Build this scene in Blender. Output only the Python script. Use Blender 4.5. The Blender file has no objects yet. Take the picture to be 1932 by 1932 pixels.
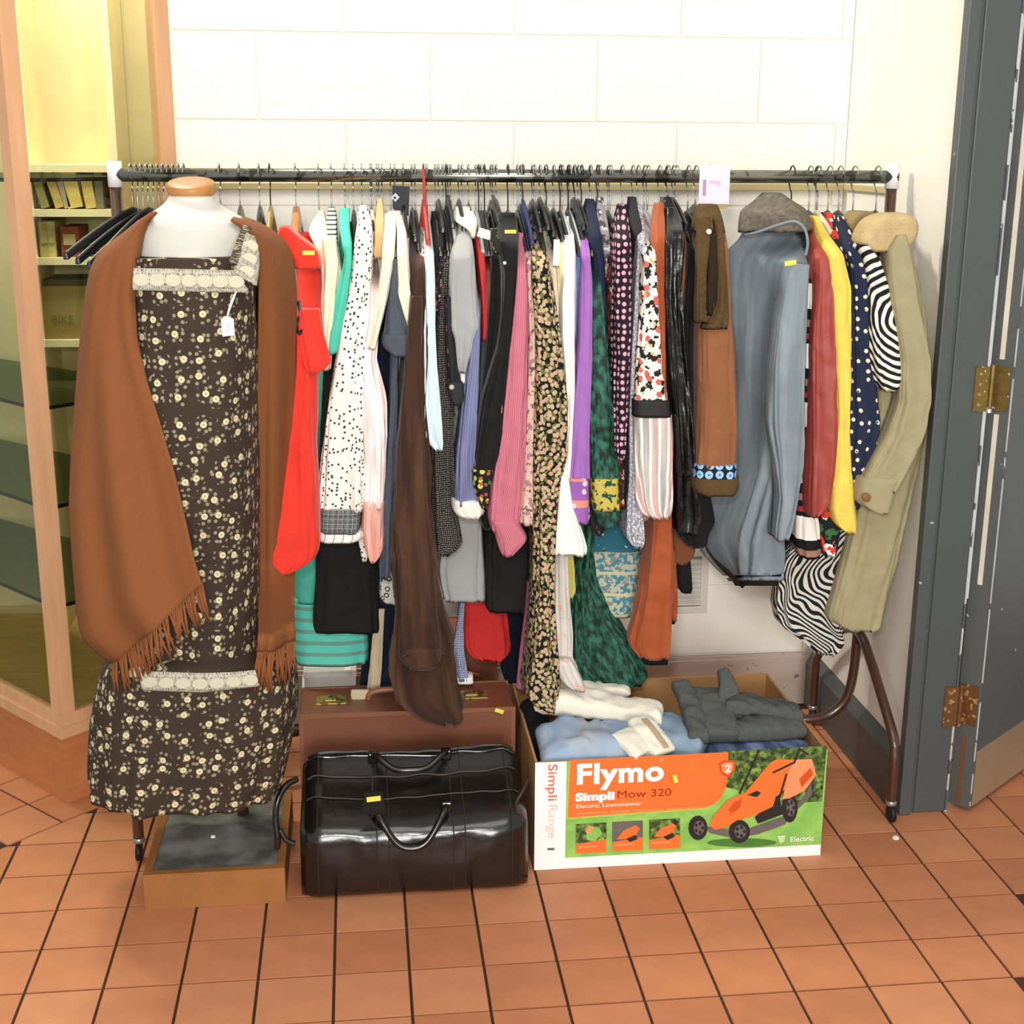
import bpy, bmesh, math, random
import numpy as np
from mathutils import Vector, Matrix, noise
random.seed(7)

# ---------------------------------------------------------------- camera, world, lights, exposure
SC = bpy.context.scene
COL = SC.collection
FPX, YAW, PITCH, ROLL, CAMZ = 2560.0, math.radians(6.5), math.radians(15.05), math.radians(0.3), 1.62
CAMROT = Matrix.Rotation(-YAW, 3, 'Z') @ Matrix.Rotation(math.pi/2 - PITCH, 3, 'X') @ Matrix.Rotation(ROLL, 3, 'Z')
cam = bpy.data.cameras.new('camera')
cam.sensor_width = 36.0
cam.lens = 36.0*FPX/1932.0
cam_ob = bpy.data.objects.new('camera', cam)
COL.objects.link(cam_ob)
cam_ob.matrix_world = Matrix.Translation((0, 0, CAMZ)) @ CAMROT.to_4x4()
SC.camera = cam_ob

wd = bpy.data.worlds.new('world')
SC.world = wd
wd.use_nodes = True
wd.node_tree.nodes['Background'].inputs[0].default_value = (1.0, 0.985, 0.955, 1)
wd.node_tree.nodes['Background'].inputs[1].default_value = 0.62


def area_light(name, loc, target, size, power, color=(1, 1, 1)):
    l = bpy.data.lights.new(name, 'AREA')
    l.shape = 'DISK'
    l.size = size
    l.energy = power
    l.color = color
    o = bpy.data.objects.new(name, l)
    COL.objects.link(o)
    o.location = loc
    o.rotation_euler = (Vector(target) - Vector(loc)).to_track_quat('-Z', 'Y').to_euler()
    return o


area_light('camera_flash', (-0.10, -0.05, 1.86), (0.35, 3.2, 0.8), 0.16, 25, (1, 0.99, 0.97))
area_light('rear_fill_light', (0.3, -3.2, 1.7), (0.35, 3.2, 0.8), 1.7, 185, (1, 0.99, 0.965))  # added fill from behind the camera to even out the frontal light
area_light('ceiling_lamp', (0.3, 1.2, 2.9), (0.4, 3.4, 0.6), 1.4, 20, (1, 0.98, 0.95))

SC.view_settings.view_transform = 'Standard'
SC.view_settings.look = 'None'
SC.view_settings.gamma = 1
SC.view_settings.use_curve_mapping = False
SC.view_settings.exposure = 0.0


# ---------------------------------------------------------------- measuring helpers (a sight line met with a vertical or level plane)
def ray(px, py):
    return CAMROT @ Vector(((px-966)/FPX, -(py-966)/FPX, -1.0))


def W(px, py, y):
    d = ray(px, py)
    return Vector((0, 0, CAMZ)) + d*(y/d.y)


def WZ(px, py, z):
    d = ray(px, py)
    return Vector((0, 0, CAMZ)) + d*((z-CAMZ)/d.z)


def proj(p):
    q = CAMROT.transposed() @ (Vector(p) - Vector((0, 0, CAMZ)))
    return 966+FPX*q.x/-q.z, 966-FPX*q.y/-q.z


# ---------------------------------------------------------------- materials
def lin(h):
    h = h.lstrip('#')
    r = []
    for i in (0, 2, 4):
        c = int(h[i:i+2], 16)/255
        r.append(c/12.92 if c <= .04045 else ((c+.055)/1.055)**2.4)
    return (*r, 1)


MATS = {}


class NT:
    def __init__(s, m):
        s.t = m.node_tree
        s.n = s.t.nodes
        s.l = s.t.links

    def new(s, typ, ins=None, **kw):
        nd = s.n.new(typ)
        for k, v in kw.items():
            setattr(nd, k, v)
        for k, v in (ins or {}).items():
            if isinstance(v, bpy.types.NodeSocket):
                s.l.new(v, nd.inputs[k])
            else:
                nd.inputs[k].default_value = v
        return nd

    def math(s, op, a, b=0.0):
        return s.new('ShaderNodeMath', {0: a, 1: b}, operation=op).outputs[0]

    def mix(s, fac, a, b):
        nd = s.new('ShaderNodeMix', data_type='RGBA')
        for i, v in ((0, fac), (6, a), (7, b)):
            if isinstance(v, bpy.types.NodeSocket):
                s.l.new(v, nd.inputs[i])
            else:
                nd.inputs[i].default_value = v
        return nd.outputs[2]


def mat(name, c, rough=.85, layers=(), coord='UV', var=.16, vscale=14, bump=.12, bscale=260, metal=0, spec=.3, sheen=0, coat=0, alpha=None, stretch=None):
    """a procedural surface: base colour with a little variation, then pattern layers, then a fine bump"""
    if name in MATS:
        return MATS[name]
    m = bpy.data.materials.new(name)
    m.use_nodes = True
    g = NT(m)
    bs = g.n['Principled BSDF']
    tc = g.new('ShaderNodeTexCoord')
    vec = tc.outputs['UV' if coord == 'UV' else 'Object']
    if stretch:
        vec2 = g.new('ShaderNodeMapping', {0: vec, 3: stretch}).outputs[0]
    else:
        vec2 = vec
    sep = g.new('ShaderNodeSeparateXYZ', {0: vec})
    U, V = sep.outputs[0], sep.outputs[1] if coord == 'UV' else sep.outputs[2]
    base = lin(c)
    dark = tuple(x*(1-var*1.6) for x in base[:3]) + (1,)
    lite = tuple(min(1, x*(1+var*.5)) for x in base[:3]) + (1,)
    nz = g.new('ShaderNodeTexNoise', {'Vector': vec2, 'Scale': vscale, 'Detail': 4.0})
    colr = g.mix(nz.outputs[0], dark, lite)

    def vor(scale, rnd, off=0.0):
        v = vec if not off else g.new('ShaderNodeMapping', {0: vec, 1: (off, off, 0)}).outputs[0]
        return g.new('ShaderNodeTexVoronoi', {'Vector': v, 'Scale': scale, 'Randomness': rnd}, voronoi_dimensions='2D' if coord == 'UV' else '3D')

    for L in layers:
        k, cc = L[0], lin(L[1])
        if k == 'dots':
            v = vor(L[2], L[4], L[5] if len(L) > 5 else 0)
            msk = g.math('LESS_THAN', v.outputs['Distance'], L[3])
        elif k == 'pick':
            v = vor(L[2], L[5] if len(L) > 5 else 1.0, .37)
            r = g.new('ShaderNodeSeparateColor', {0: v.outputs['Color']}).outputs[0]
            msk = g.math('MULTIPLY', g.math('LESS_THAN', v.outputs['Distance'], L[3]), g.math('GREATER_THAN', r, L[4]))
        elif k == 'petals':
            v = vor(L[2], L[5])
            near = g.math('MULTIPLY', g.math('LESS_THAN', v.outputs['Distance'], L[4]), g.math('GREATER_THAN', v.outputs['Distance'], L[4]*.36))
            w = vor(L[2]*L[3], .8)
            msk = g.math('MULTIPLY', near, g.math('LESS_THAN', w.outputs['Distance'], .27))
        elif k == 'vs':
            f = g.math('FRACT', g.math('ADD', g.math('MULTIPLY', U, L[2]), L[4] if len(L) > 4 else 0.0))
            msk = g.math('LESS_THAN', f, L[3])
        elif k == 'hs':
            f = g.math('FRACT', g.math('ADD', g.math('MULTIPLY', V, L[2]), L[4] if len(L) > 4 else 0.0))
            msk = g.math('LESS_THAN', f, L[3])
        elif k == 'noise':
            mp = g.new('ShaderNodeMapping', {0: vec, 1: (L[5] if len(L) > 5 else 0, 3.1, 0), 3: L[4] if len(L) > 4 else (1, 1, 1)}).outputs[0]
            q = g.new('ShaderNodeTexNoise', {'Vector': mp, 'Scale': L[2], 'Detail': 3.0})
            msk = g.math('GREATER_THAN', q.outputs[0], L[3])
        elif k == 'soft':
            mp = g.new('ShaderNodeMapping', {0: vec, 1: (L[4] if len(L) > 4 else 0, 1.1, 0), 3: L[3]}).outputs[0]
            q = g.new('ShaderNodeTexNoise', {'Vector': mp, 'Scale': L[2], 'Detail': 3.0})
            msk = g.new('ShaderNodeMapRange', {0: q.outputs[0], 1: .42, 2: .66}).outputs[0]
        elif k == 'wave':
            wv = g.new('ShaderNodeMapping', {0: vec, 1: (-L[7], -L[8], 0) if len(L) > 7 else (0, 0, 0)}).outputs[0]
            q = g.new('ShaderNodeTexWave', {'Vector': wv, 'Scale': L[2], 'Distortion': L[3], 'Detail': 1.0, 'Detail Scale': L[4]}, wave_type=L[6], bands_direction='Y', rings_direction='Z')
            msk = g.math('GREATER_THAN', q.outputs['Fac'], L[5])
        elif k == 'grid':
            a = g.math('LESS_THAN', g.math('FRACT', g.math('MULTIPLY', U, L[2])), L[3])
            b = g.math('LESS_THAN', g.math('FRACT', g.math('MULTIPLY', V, L[2])), L[3])
            msk = g.math('MAXIMUM', a, b)
        elif k == 'vband':      # between two distances along the cloth from its top
            msk = g.math('MULTIPLY', g.math('GREATER_THAN', V, L[2]), g.math('LESS_THAN', V, L[3]))
        else:
            raise ValueError(k)
        colr = g.mix(msk, colr, cc)
    g.l.new(colr, bs.inputs['Base Color'])
    bs.inputs['Roughness'].default_value = rough
    bs.inputs['Metallic'].default_value = metal
    bs.inputs['Specular IOR Level'].default_value = spec
    if sheen:
        bs.inputs['Sheen Weight'].default_value = sheen
        bs.inputs['Sheen Roughness'].default_value = .4
    if coat:
        bs.inputs['Coat Weight'].default_value = coat
        bs.inputs['Coat Roughness'].default_value = .12
    if bump:
        q = g.new('ShaderNodeTexNoise', {'Vector': vec2, 'Scale': bscale, 'Detail': 2.0})
        b = g.new('ShaderNodeBump', {'Strength': bump, 'Distance': .004, 'Height': q.outputs[0]})
        g.l.new(b.outputs[0], bs.inputs['Normal'])
    MATS[name] = m
    return m


def glass_mat(name, tint, gloss=.06):
    m = bpy.data.materials.new(name)
    m.use_nodes = True
    g = NT(m)
    out = g.n['Material Output']
    tr = g.new('ShaderNodeBsdfTransparent', {0: lin(tint)})
    gl = g.new('ShaderNodeBsdfGlossy', {0: (1, 1, 1, 1), 1: .03})
    mx = g.new('ShaderNodeMixShader', {0: gloss, 1: tr.outputs[0], 2: gl.outputs[0]})
    g.l.new(mx.outputs[0], out.inputs[0])
    MATS[name] = m
    return m


def obm(name, c, rough=.6, **kw):
    return mat(name, c, rough, coord='OBJ', **kw)


# ---------------------------------------------------------------- object helpers
def link(name, verts, faces, m, parent=None, uvs=None, smooth=False, mats=None, fm=None):
    me = bpy.data.meshes.new(name)
    me.from_pydata([tuple(v) for v in verts], [], faces)
    for x in (mats or [m]):
        me.materials.append(x)
    if fm:
        me.polygons.foreach_set('material_index', fm)
    if uvs is not None:
        ul = me.uv_layers.new(name='UVMap')
        for i, lp in enumerate(me.loops):
            ul.data[i].uv = uvs[lp.vertex_index]
    if smooth:
        me.polygons.foreach_set('use_smooth', [True]*len(me.polygons))
    me.update()
    bm = bmesh.new()
    bm.from_mesh(me)
    bmesh.ops.recalc_face_normals(bm, faces=bm.faces)
    bm.to_mesh(me)
    bm.free()
    o = bpy.data.objects.new(name, me)
    COL.objects.link(o)
    if parent is not None:
        adopt(o, parent)
    return o


def root_loc(o):
    return Vector((0, 0, 0)) if o.parent else Vector(o.location)


def adopt(o, parent):
    o.parent = parent
    o.matrix_parent_inverse = Matrix.Translation(-root_loc(parent))


def tag(o, label=None, cat=None, group=None, kind=None):
    if label:
        o['label'] = label
    if cat:
        o['category'] = cat
    if group:
        o['group'] = group
    if kind:
        o['kind'] = kind
    return o


def empty(name, loc, label=None, cat=None, group=None, kind=None):
    o = bpy.data.objects.new(name, None)
    COL.objects.link(o)
    o.location = loc
    o.empty_display_size = .05
    return tag(o, label, cat, group, kind)


class MB:
    """collects shapes that make ONE mesh"""
    def __init__(s):
        s.v, s.f, s.fm = [], [], []

    def add(s, vs, fs, mi=0):
        b = len(s.v)
        s.v += [Vector(v) for v in vs]
        s.f += [tuple(b+i for i in f) for f in fs]
        s.fm += [mi]*len(fs)
        return s

    def box(s, lo, hi, mi=0, rot=None, bev=0):
        lo, hi = Vector(lo), Vector(hi)
        c, h = (lo+hi)/2, (hi-lo)/2
        if bev:
            bm = bmesh.new()
            bmesh.ops.create_cube(bm, size=1)
            for v in bm.verts:
                v.co = Vector((v.co.x*2*h.x, v.co.y*2*h.y, v.co.z*2*h.z))
            bmesh.ops.bevel(bm, geom=bm.edges[:], offset=bev, segments=2, affect='EDGES', profile=.5)
            bm.verts.index_update()
            vs = [v.co.copy() for v in bm.verts]
            fs = [tuple(v.index for v in f.verts) for f in bm.faces]
            bm.free()
        else:
            vs = [Vector((x*h.x, y*h.y, z*h.z)) for x in (-1, 1) for y in (-1, 1) for z in (-1, 1)]
            fs = [(0, 1, 3, 2), (4, 6, 7, 5), (0, 4, 5, 1), (2, 3, 7, 6), (0, 2, 6, 4), (1, 5, 7, 3)]
        if rot is not None:
            vs = [rot @ v for v in vs]
        return s.add([v+c for v in vs], fs, mi)

    def tube(s, pts, r, n=8, mi=0, caps=True):
        pts = [Vector(p) for p in pts]
        rr = r if isinstance(r, (list, tuple)) else [r]*len(pts)
        vs, fs = [], []
        up = None
        for i, p in enumerate(pts):
            d = (pts[min(i+1, len(pts)-1)] - pts[max(i-1, 0)]).normalized()
            if up is None:
                up = Vector((0, 0, 1)) if abs(d.z) < .9 else Vector((1, 0, 0))
            a = d.cross(up).normalized()
            b = a.cross(d).normalized()
            up = b
            for k in range(n):
                t = 2*math.pi*k/n
                vs.append(p + (a*math.cos(t)+b*math.sin(t))*rr[i])
        for i in range(len(pts)-1):
            for k in range(n):
                fs.append((i*n+k, i*n+(k+1) % n, (i+1)*n+(k+1) % n, (i+1)*n+k))
        if caps:
            fs.append(tuple(range(n)))
            fs.append(tuple((len(pts)-1)*n+k for k in range(n)))
        return s.add(vs, fs, mi)

    def lathe(s, prof, c, n=24, mi=0, axis='Z'):
        vs, fs = [], []
        for r, h in prof:
            for k in range(n):
                t = 2*math.pi*k/n
                if axis == 'Z':
                    vs.append(Vector((c[0]+r*math.cos(t), c[1]+r*math.sin(t), c[2]+h)))
                elif axis == 'X':
                    vs.append(Vector((c[0]+h, c[1]+r*math.cos(t), c[2]+r*math.sin(t))))
                else:
                    vs.append(Vector((c[0]+r*math.cos(t), c[1]+h, c[2]+r*math.sin(t))))
        for i in range(len(prof)-1):
            for k in range(n):
                fs.append((i*n+k, i*n+(k+1) % n, (i+1)*n+(k+1) % n, (i+1)*n+k))
        fs.append(tuple(range(n)))
        fs.append(tuple((len(prof)-1)*n+k for k in range(n)))
        return s.add(vs, fs, mi)

    def prism(s, poly, off, mi=0):
        """a polygon of 3-D points extruded by a vector"""
        n = len(poly)
        off = Vector(off)
        vs = [Vector(p) for p in poly] + [Vector(p)+off for p in poly]
        fs = [tuple(range(n)), tuple(range(2*n-1, n-1, -1))] + [(i, (i+1) % n, n+(i+1) % n, n+i) for i in range(n)]
        return s.add(vs, fs, mi)

    def build(s, name, m, parent=None, smooth=False):
        ms = m if isinstance(m, (list, tuple)) else [m]
        return link(name, s.v, s.f, ms[0], parent, smooth=smooth, mats=ms, fm=s.fm)


def smooth_path(pts, k=6):
    pts = [Vector(p) for p in pts]
    out = []
    for i in range(len(pts)-1):
        p0, p1, p2, p3 = pts[max(i-1, 0)], pts[i], pts[i+1], pts[min(i+2, len(pts)-1)]
        for j in range(k):
            t = j/k
            out.append(.5*((2*p1)+(p2-p0)*t+(2*p0-5*p1+4*p2-p3)*t*t+(3*p1-p0-3*p2+p3)*t**3))
    out.append(pts[-1])
    return out


def resample(rows, step):
    """rows of numbers led by a vertical measure -> evenly stepped, lightly smoothed"""
    a = np.array(rows, float)
    n = max(6, int((a[-1, 0]-a[0, 0])/step)+1)
    t = np.linspace(a[0, 0], a[-1, 0], n)
    out = np.stack([t]+[np.interp(t, a[:, 0], a[:, i]) for i in range(1, a.shape[1])], 1)
    for _ in range(1):
        o2 = out.copy()
        o2[1:-1, 1:] = (out[:-2, 1:]+2*out[1:-1, 1:]+out[2:, 1:])/4
        out = o2
    return out


YRAIL, ZRAIL = 3.25, 1.555


def loft(name, rows, y, t, m, parent=None, yr=None, n=56, step=6, fold=.006, ff=2.2, sq=4.2, crease=.0026, top=True, ytop=3.21, blend=75, lip=True, seed=None, ttop=.05, closed_top=True):
    """a hanging cloth body: rows are (height on the sight line, left edge, right edge); each row becomes a rounded slab section with its own depth"""
    seed = seed if seed is not None else random.uniform(0, 90)
    R = resample(rows, step)
    py0, py1 = R[0, 0], R[-1, 0]
    yr = y if yr is None else yr
    vs, uv = [], []
    prevz = None
    v = 0.0
    for py, xl, xr in R:
        s = 1.0
        if top:
            s = min(1, max(0, (py-py0)/blend))
            s = s*s*(3-2*s)
        ta = ttop+(t-ttop)*s
        ya = (ytop+(y-ytop)*s) + ta/2
        yb = (ytop+(yr-ytop)*s) + ta/2
        A, B = W(xl, py, ya-ta/2), W(xr, py, yb-ta/2)      # heights are those of the near face; the widest point lies half a thickness behind it
        A = Vector((A.x*ya/(ya-ta/2), ya, A.z))
        B = Vector((B.x*yb/(yb-ta/2), yb, B.z))
        ab = B-A
        nr = Vector((-ab.y, ab.x, 0)).normalized()
        if nr.y < 0:
            nr = -nr
        dn = ab.normalized()
        zc = (A.z+B.z)/2
        if prevz is not None:
            v += abs(prevz-zc)
        prevz = zc
        q = min(1, (py-py0)/130)
        hemq = .35+.65*(py-py0)/max(1, py1-py0)
        ring = []
        for k in range(n):
            th = 2*math.pi*k/n - math.pi/2      # starts at the front
            c, s2 = math.cos(th), math.sin(th)
            cx = math.copysign(abs(c)**(2/sq), c)
            sy = math.copysign(abs(s2)**(2/sq), s2)
            p = A + ab*(.5+.5*cx) + nr*(ta/2*sy)
            f = noise.noise(Vector((c*ff+seed, s2*ff*.8, py*.0035+seed)))*1.3 + .7*noise.noise(Vector((c*ff*2.6+seed, s2*ff*2, py*.008-seed)))
            d = fold*f*q*hemq*2 + crease*q*(noise.noise(Vector((p.x*34+p.z*16+seed, p.y*34, p.z*22)))+.6*noise.noise(Vector((p.x*80+seed, p.y*80-p.z*30, p.z*26))))
            d = max(-.3*ab.length, min(.3*ab.length, d))
            p += (dn*cx*.35 + nr*sy)*d
            ring.append(p)
        L = [0.0]
        for k in range(1, n):
            L.append(L[-1]+(ring[k]-ring[k-1]).length)
        tot = L[-1]+(ring[0]-ring[-1]).length
        for k in range(n):
            u = L[k] if L[k] < tot/2 else L[k]-tot
            uv.append((u+seed, -v))
        vs += ring
    nr_ = len(R)
    fs = []
    for i in range(nr_-1):
        for k in range(n):
            fs.append((i*n+k, i*n+(k+1) % n, (i+1)*n+(k+1) % n, (i+1)*n+k))
    if closed_top:
        fs.append(tuple(range(n)))
    if lip:
        last = vs[-n:]
        c = sum(last, Vector())/n
        b = len(vs)
        for p in last:
            vs.append(c+(p-c)*.9+Vector((0, 0, .012)))
            uv.append((seed, -v))
        for k in range(n):
            fs.append(((nr_-1)*n+k, (nr_-1)*n+(k+1) % n, b+(k+1) % n, b+k))
        fs.append(tuple(b+k for k in range(n)))
    else:
        fs.append(tuple((nr_-1)*n+k for k in range(n)))
    return link(name, vs, fs, m, parent, uv, True)


def sheet(name, edge_a, edge_b, ya, yb, m, parent=None, nu=30, nv=60, bulge=.03, fold=.008, ff=9, thick=.004, seed=3.0, fwd=None):
    """a draped cloth between two traced edges (lists of (px,py)); ya/yb are (depth at top, depth at bottom)"""
    def samp(pl, k):
        a = np.array(pl, float)
        d = np.concatenate([[0], np.cumsum(np.hypot(*np.diff(a, axis=0).T))])
        t = np.linspace(0, d[-1], k)
        o = np.stack([np.interp(t, d, a[:, 0]), np.interp(t, d, a[:, 1])], 1)
        for _ in range(2):
            o[1:-1] = (o[:-2]+2*o[1:-1]+o[2:])/4
        return o
    a, b = samp(edge_a, nv), samp(edge_b, nv)
    vs, uv = [], []
    for i in range(nv):
        tv = i/(nv-1)
        y0, y1 = ya[0]+(ya[1]-ya[0])*tv, yb[0]+(yb[1]-yb[0])*tv
        if fwd:
            y0, y1 = y0-fwd(tv), y1-fwd(tv)
        A, B = W(*a[i], y0), W(*b[i], y1)
        for j in range(nu):
            tu = j/(nu-1)
            p = A+(B-A)*tu
            p.y -= bulge*math.sin(math.pi*tu)
            p.y += fold*noise.noise(Vector((tu*ff+seed, tv*1.3, seed)))*min(1, tv*4)
            vs.append(p)
            uv.append((tu*(B-A).length, -tv*1.1))
    fs = [(i*nu+j, i*nu+j+1, (i+1)*nu+j+1, (i+1)*nu+j) for i in range(nv-1) for j in range(nu-1)]
    o = link(name, vs, fs, m, parent, uv, True)
    md = o.modifiers.new('thickness', 'SOLIDIFY')
    md.thickness = thick
    md.offset = 0
    return o, vs, nu, nv


def text_mesh(s, loc, height, m, parent, name='lettering', bold=0.0, rot=0.0, depth=.0006, width=None):
    """flat lettering on a plane that faces the room's front (-y)"""
    cu = bpy.data.curves.new('t', 'FONT')
    cu.body = s
    cu.size = height/.7
    cu.offset = bold
    cu.space_character = 1.0+bold*32
    ob = bpy.data.objects.new('t', cu)
    COL.objects.link(ob)
    bpy.context.view_layer.update()
    me = bpy.data.meshes.new_from_object(ob.evaluated_get(bpy.context.evaluated_depsgraph_get()))
    bpy.data.objects.remove(ob)
    co = [v.co.copy() for v in me.vertices]
    if width:
        w = max(c.x for c in co)-min(c.x for c in co)
        for c in co:
            c.x *= width/w
    R = Matrix.Rotation(rot, 3, 'Z')
    for v, c in zip(me.vertices, co):
        c = R @ c
        v.co = Vector((loc[0]+c.x, loc[1]-depth, loc[2]+c.y))
    me.materials.append(m)
    o = bpy.data.objects.new(name, me)
    COL.objects.link(o)
    adopt(o, parent)
    return o

# ---------------------------------------------------------------- the room
M_wall = obm('wall_paint', 'f6f2e6', .55, var=.03, vscale=3, bump=.25, bscale=60)
M_wallR = obm('wall_paint_cream', 'f2ecdf', .6, var=.05, vscale=2.5, bump=.2, bscale=80)
M_skirtB = obm('skirting_beige', 'c6b4a6', .6, var=.08, vscale=6, layers=[('noise', '7c6f64', 40, .70)])
M_grey = obm('door_paint_grey', '5a5c5b', .42, var=.10, vscale=4, bump=.15, bscale=30, spec=.4, layers=[('noise', 'a9adad', 26, .735)])
M_greyd = obm('jamb_paint_grey', '505453', .42, var=.12, vscale=5, bump=.15, bscale=30, spec=.4, layers=[('noise', 'a2a6a6', 22, .74)])
M_chip = obm('chipped_paint', 'c6c8c4', .6, var=.25, vscale=20, layers=[('noise', '54585a', 14, .56)])
M_grout = obm('grout', '4a3022', .9, var=.2, vscale=20)
M_batten = obm('batten_varnish', 'c8b884', .5, var=.12, vscale=8, stretch=(.3, 4, 4))
M_cream_seal = obm('seal_cream', 'e0d6c0', .6)
M_rust = obm('hinge_rust', '7d5230', .6, var=.35, vscale=50, metal=.3, layers=[('noise', 'b98b52', 60, .6)])
M_brass = obm('hinge_brass', '8a7038', .45, var=.35, vscale=60, metal=.5, layers=[('noise', 'e9e4d0', 40, .62)])
M_kick = obm('kick_plate', 'a68a6c', .45, var=.12, vscale=3, metal=.15)

XW, YW = 1.335, 3.71
wall_back = MB().box((-.47, YW, 0), (XW+.1, YW+.12, 2.5)).build('wall_back', M_wall)
tag(wall_back, 'white painted block wall behind the clothes rail', None, kind='structure')
bw, bh = .44, .217
blk = {}
row = 0
z = .165
while z < 2.3:
    x = -.46 - (row % 2)*.22
    while x < XW:
        x0, x1 = max(x+.002, -.455), min(x+bw-.002, XW-.001)
        if x1-x0 > .03:
            key = round(x1-x0, 3)
            if key not in blk:
                blk[key] = MB().box((0, 0, 0), (key, .009, bh-.004), bev=.003).build('block', M_wall)
                o = blk[key]
            else:
                o = blk[key].copy()
                COL.objects.link(o)
            o.name = 'block'
            o.location = (x0, YW-.007, z+.002)
            o.parent = wall_back
        x += bw
    z += bh
    row += 1
wall_right = MB().box((XW, 2.99, 0), (XW+.1, YW+.1, 2.5)).build('wall_right', M_wallR)
tag(wall_right, 'cream plaster side wall between the corner and the grey door', kind='structure')
bb = MB().box((-.44, YW-.022, 0), (XW-.025, YW-.0075, .15)).box((-.44, YW-.018, .15), (XW-.025, YW-.0075, .162)).build('baseboard_back', M_skirtB)
tag(bb, 'beige skirting along the white block wall', kind='structure')
bb = MB().box((XW-.025, 3.0, 0), (XW-.001, YW-.0225, .135)).prism([(XW-.025, 3.0, .135), (XW-.001, 3.0, .135), (XW-.001, 3.0, .165), (XW-.008, 3.0, .16)], (0, YW-3.0225, 0)).build('baseboard_right', M_greyd)
tag(bb, 'dark grey skirting along the cream side wall', kind='structure')
tr = MB().box((-.44, YW-.034, 1.509), (XW-.012, YW-.0075, 1.529), bev=.003).build('trim_1', M_batten)
tag(tr, 'varnished timber batten fixed across the white block wall', kind='structure')
tr = MB().box((XW-.012, 3.36, 1.511), (XW-.001, YW-.036, 1.529), bev=.003).build('trim_2', M_batten)
tag(tr, 'varnished timber batten on the cream side wall', kind='structure')

# floor of terracotta tiles: straight grid, and a diagonal grid along the cabinet
floor = MB().box((-2.2, 1.2, -.05), (3.2, 4.6, -.004)).build('floor', M_grout)
tag(floor, 'terracotta tiled floor with dark joints', kind='structure')
M_tile = [obm('terracotta_%d' % i, c, .5, var=.16, vscale=9, bump=.12, bscale=40, spec=.35) for i, c in enumerate(('c68158', 'bd7a52', 'cb885f'))]
T = .152
tile_src = {}


def clip(poly, a, b, c):
    out = []
    for i in range(len(poly)):
        p, q = poly[i], poly[(i+1) % len(poly)]
        dp, dq = a*p[0]+b*p[1]+c, a*q[0]+b*q[1]+c
        if dp >= 0:
            out.append(p)
        if dp*dq < 0:
            t = dp/(dp-dq)
            out.append((p[0]+(q[0]-p[0])*t, p[1]+(q[1]-p[1])*t))
    return out


def area2(p):
    return abs(sum(p[i][0]*p[(i+1) % len(p)][1]-p[(i+1) % len(p)][0]*p[i][1] for i in range(len(p))))/2


def add_tile(poly, full, rotkey):
    cx, cy = sum(p[0] for p in poly)/len(poly), sum(p[1] for p in poly)/len(poly)
    if cy > YW-.02 and cx > -.4 or cx > 2.4:
        return
    px, py = proj((cx, cy, 0))
    if not (-70 < px < 2000 and 1180 < py < 2000):
        return
    mi = random.choice((0, 0, 1, 2))
    if full:
        key = (rotkey, mi)
        if key not in tile_src:
            q = [(p[0]-cx, p[1]-cy) for p in poly]
            tile_src[key] = MB().prism([(x*.985, y*.985, 0) for x, y in q], (0, 0, -.006)).build('tile', M_tile[mi])
            o = tile_src[key]
        else:
            o = tile_src[key].copy()
            COL.objects.link(o)
        o.name = 'tile'
        o.location = (cx, cy, random.uniform(-.0004, .0004))
    else:
        o = MB().prism([(cx+(x-cx)*.975, cy+(y-cy)*.975, 0) for x, y in poly], (0, 0, -.006)).build('tile', M_tile[mi])
    o.parent = floor


SD = -3.908                     # the straight grid ends on the line x - y = SD
for i in range(-16, 10):
    for j in range(-10, 6):
        x0, y0 = 1.288+i*T, 2.891+j*T
        g = .002
        sq_ = [(x0+g, y0+g), (x0+T-g, y0+g), (x0+T-g, y0+T-g), (x0+g, y0+T-g)]
        c = clip(sq_, 1, -1, -SD-.003)
        if len(c) > 2 and area2(c) > .0005:
            add_tile(c, area2(c) > T*T*.93, 'straight')
r2 = math.sqrt(.5)
for i in range(-6, 7):
    for j in range(-8, 0):
        def dd(a, b):
            return (-.757+(a+b)*r2*T, 3.151+(a-b)*r2*T)
        g = .015
        q = [dd(i+g, j+g), dd(i+1-g, j+g), dd(i+1-g, j+1-g), dd(i+g, j+1-g)]
        c = clip(q, -1, 1, SD-.003)
        if len(c) > 2 and area2(c) > .0005:
            add_tile(c, area2(c) > T*T*.93, 'diagonal')

# vent grille low on the wall
M_vent = obm('vent_plastic', 'dcd8cc', .5, var=.04)
M_ventd = obm('vent_inner', '8d887c', .7, var=.05)
vx0, vx1, vz0, vz1 = .80, 1.0, .298, .494
v = empty('air_vent', ((vx0+vx1)/2, YW-.02, vz0), 'white slatted air vent low on the block wall', 'vent')
MB().box((vx0, YW-.018, vz0), (vx1, YW-.008, vz0+.022), bev=.003).box((vx0, YW-.018, vz1-.022), (vx1, YW-.008, vz1), bev=.003).box((vx0, YW-.018, vz0+.022), (vx0+.022, YW-.008, vz1-.022)).box((vx1-.022, YW-.018, vz0+.022), (vx1, YW-.008, vz1-.022)).build('frame', M_vent, v)
MB().box((vx0+.02, YW-.0095, vz0+.02), (vx1-.02, YW-.0075, vz1-.02)).build('backing', M_ventd, v)
for k in range(10):
    zz = vz0+.028+k*.0142
    MB().prism([(vx0+.022, YW-.017, zz), (vx0+.022, YW-.010, zz+.009), (vx0+.022, YW-.010, zz+.0065), (vx0+.022, YW-.017, zz-.0025)], (vx1-vx0-.044, 0, 0)).build('slat', M_vent, v)

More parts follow.
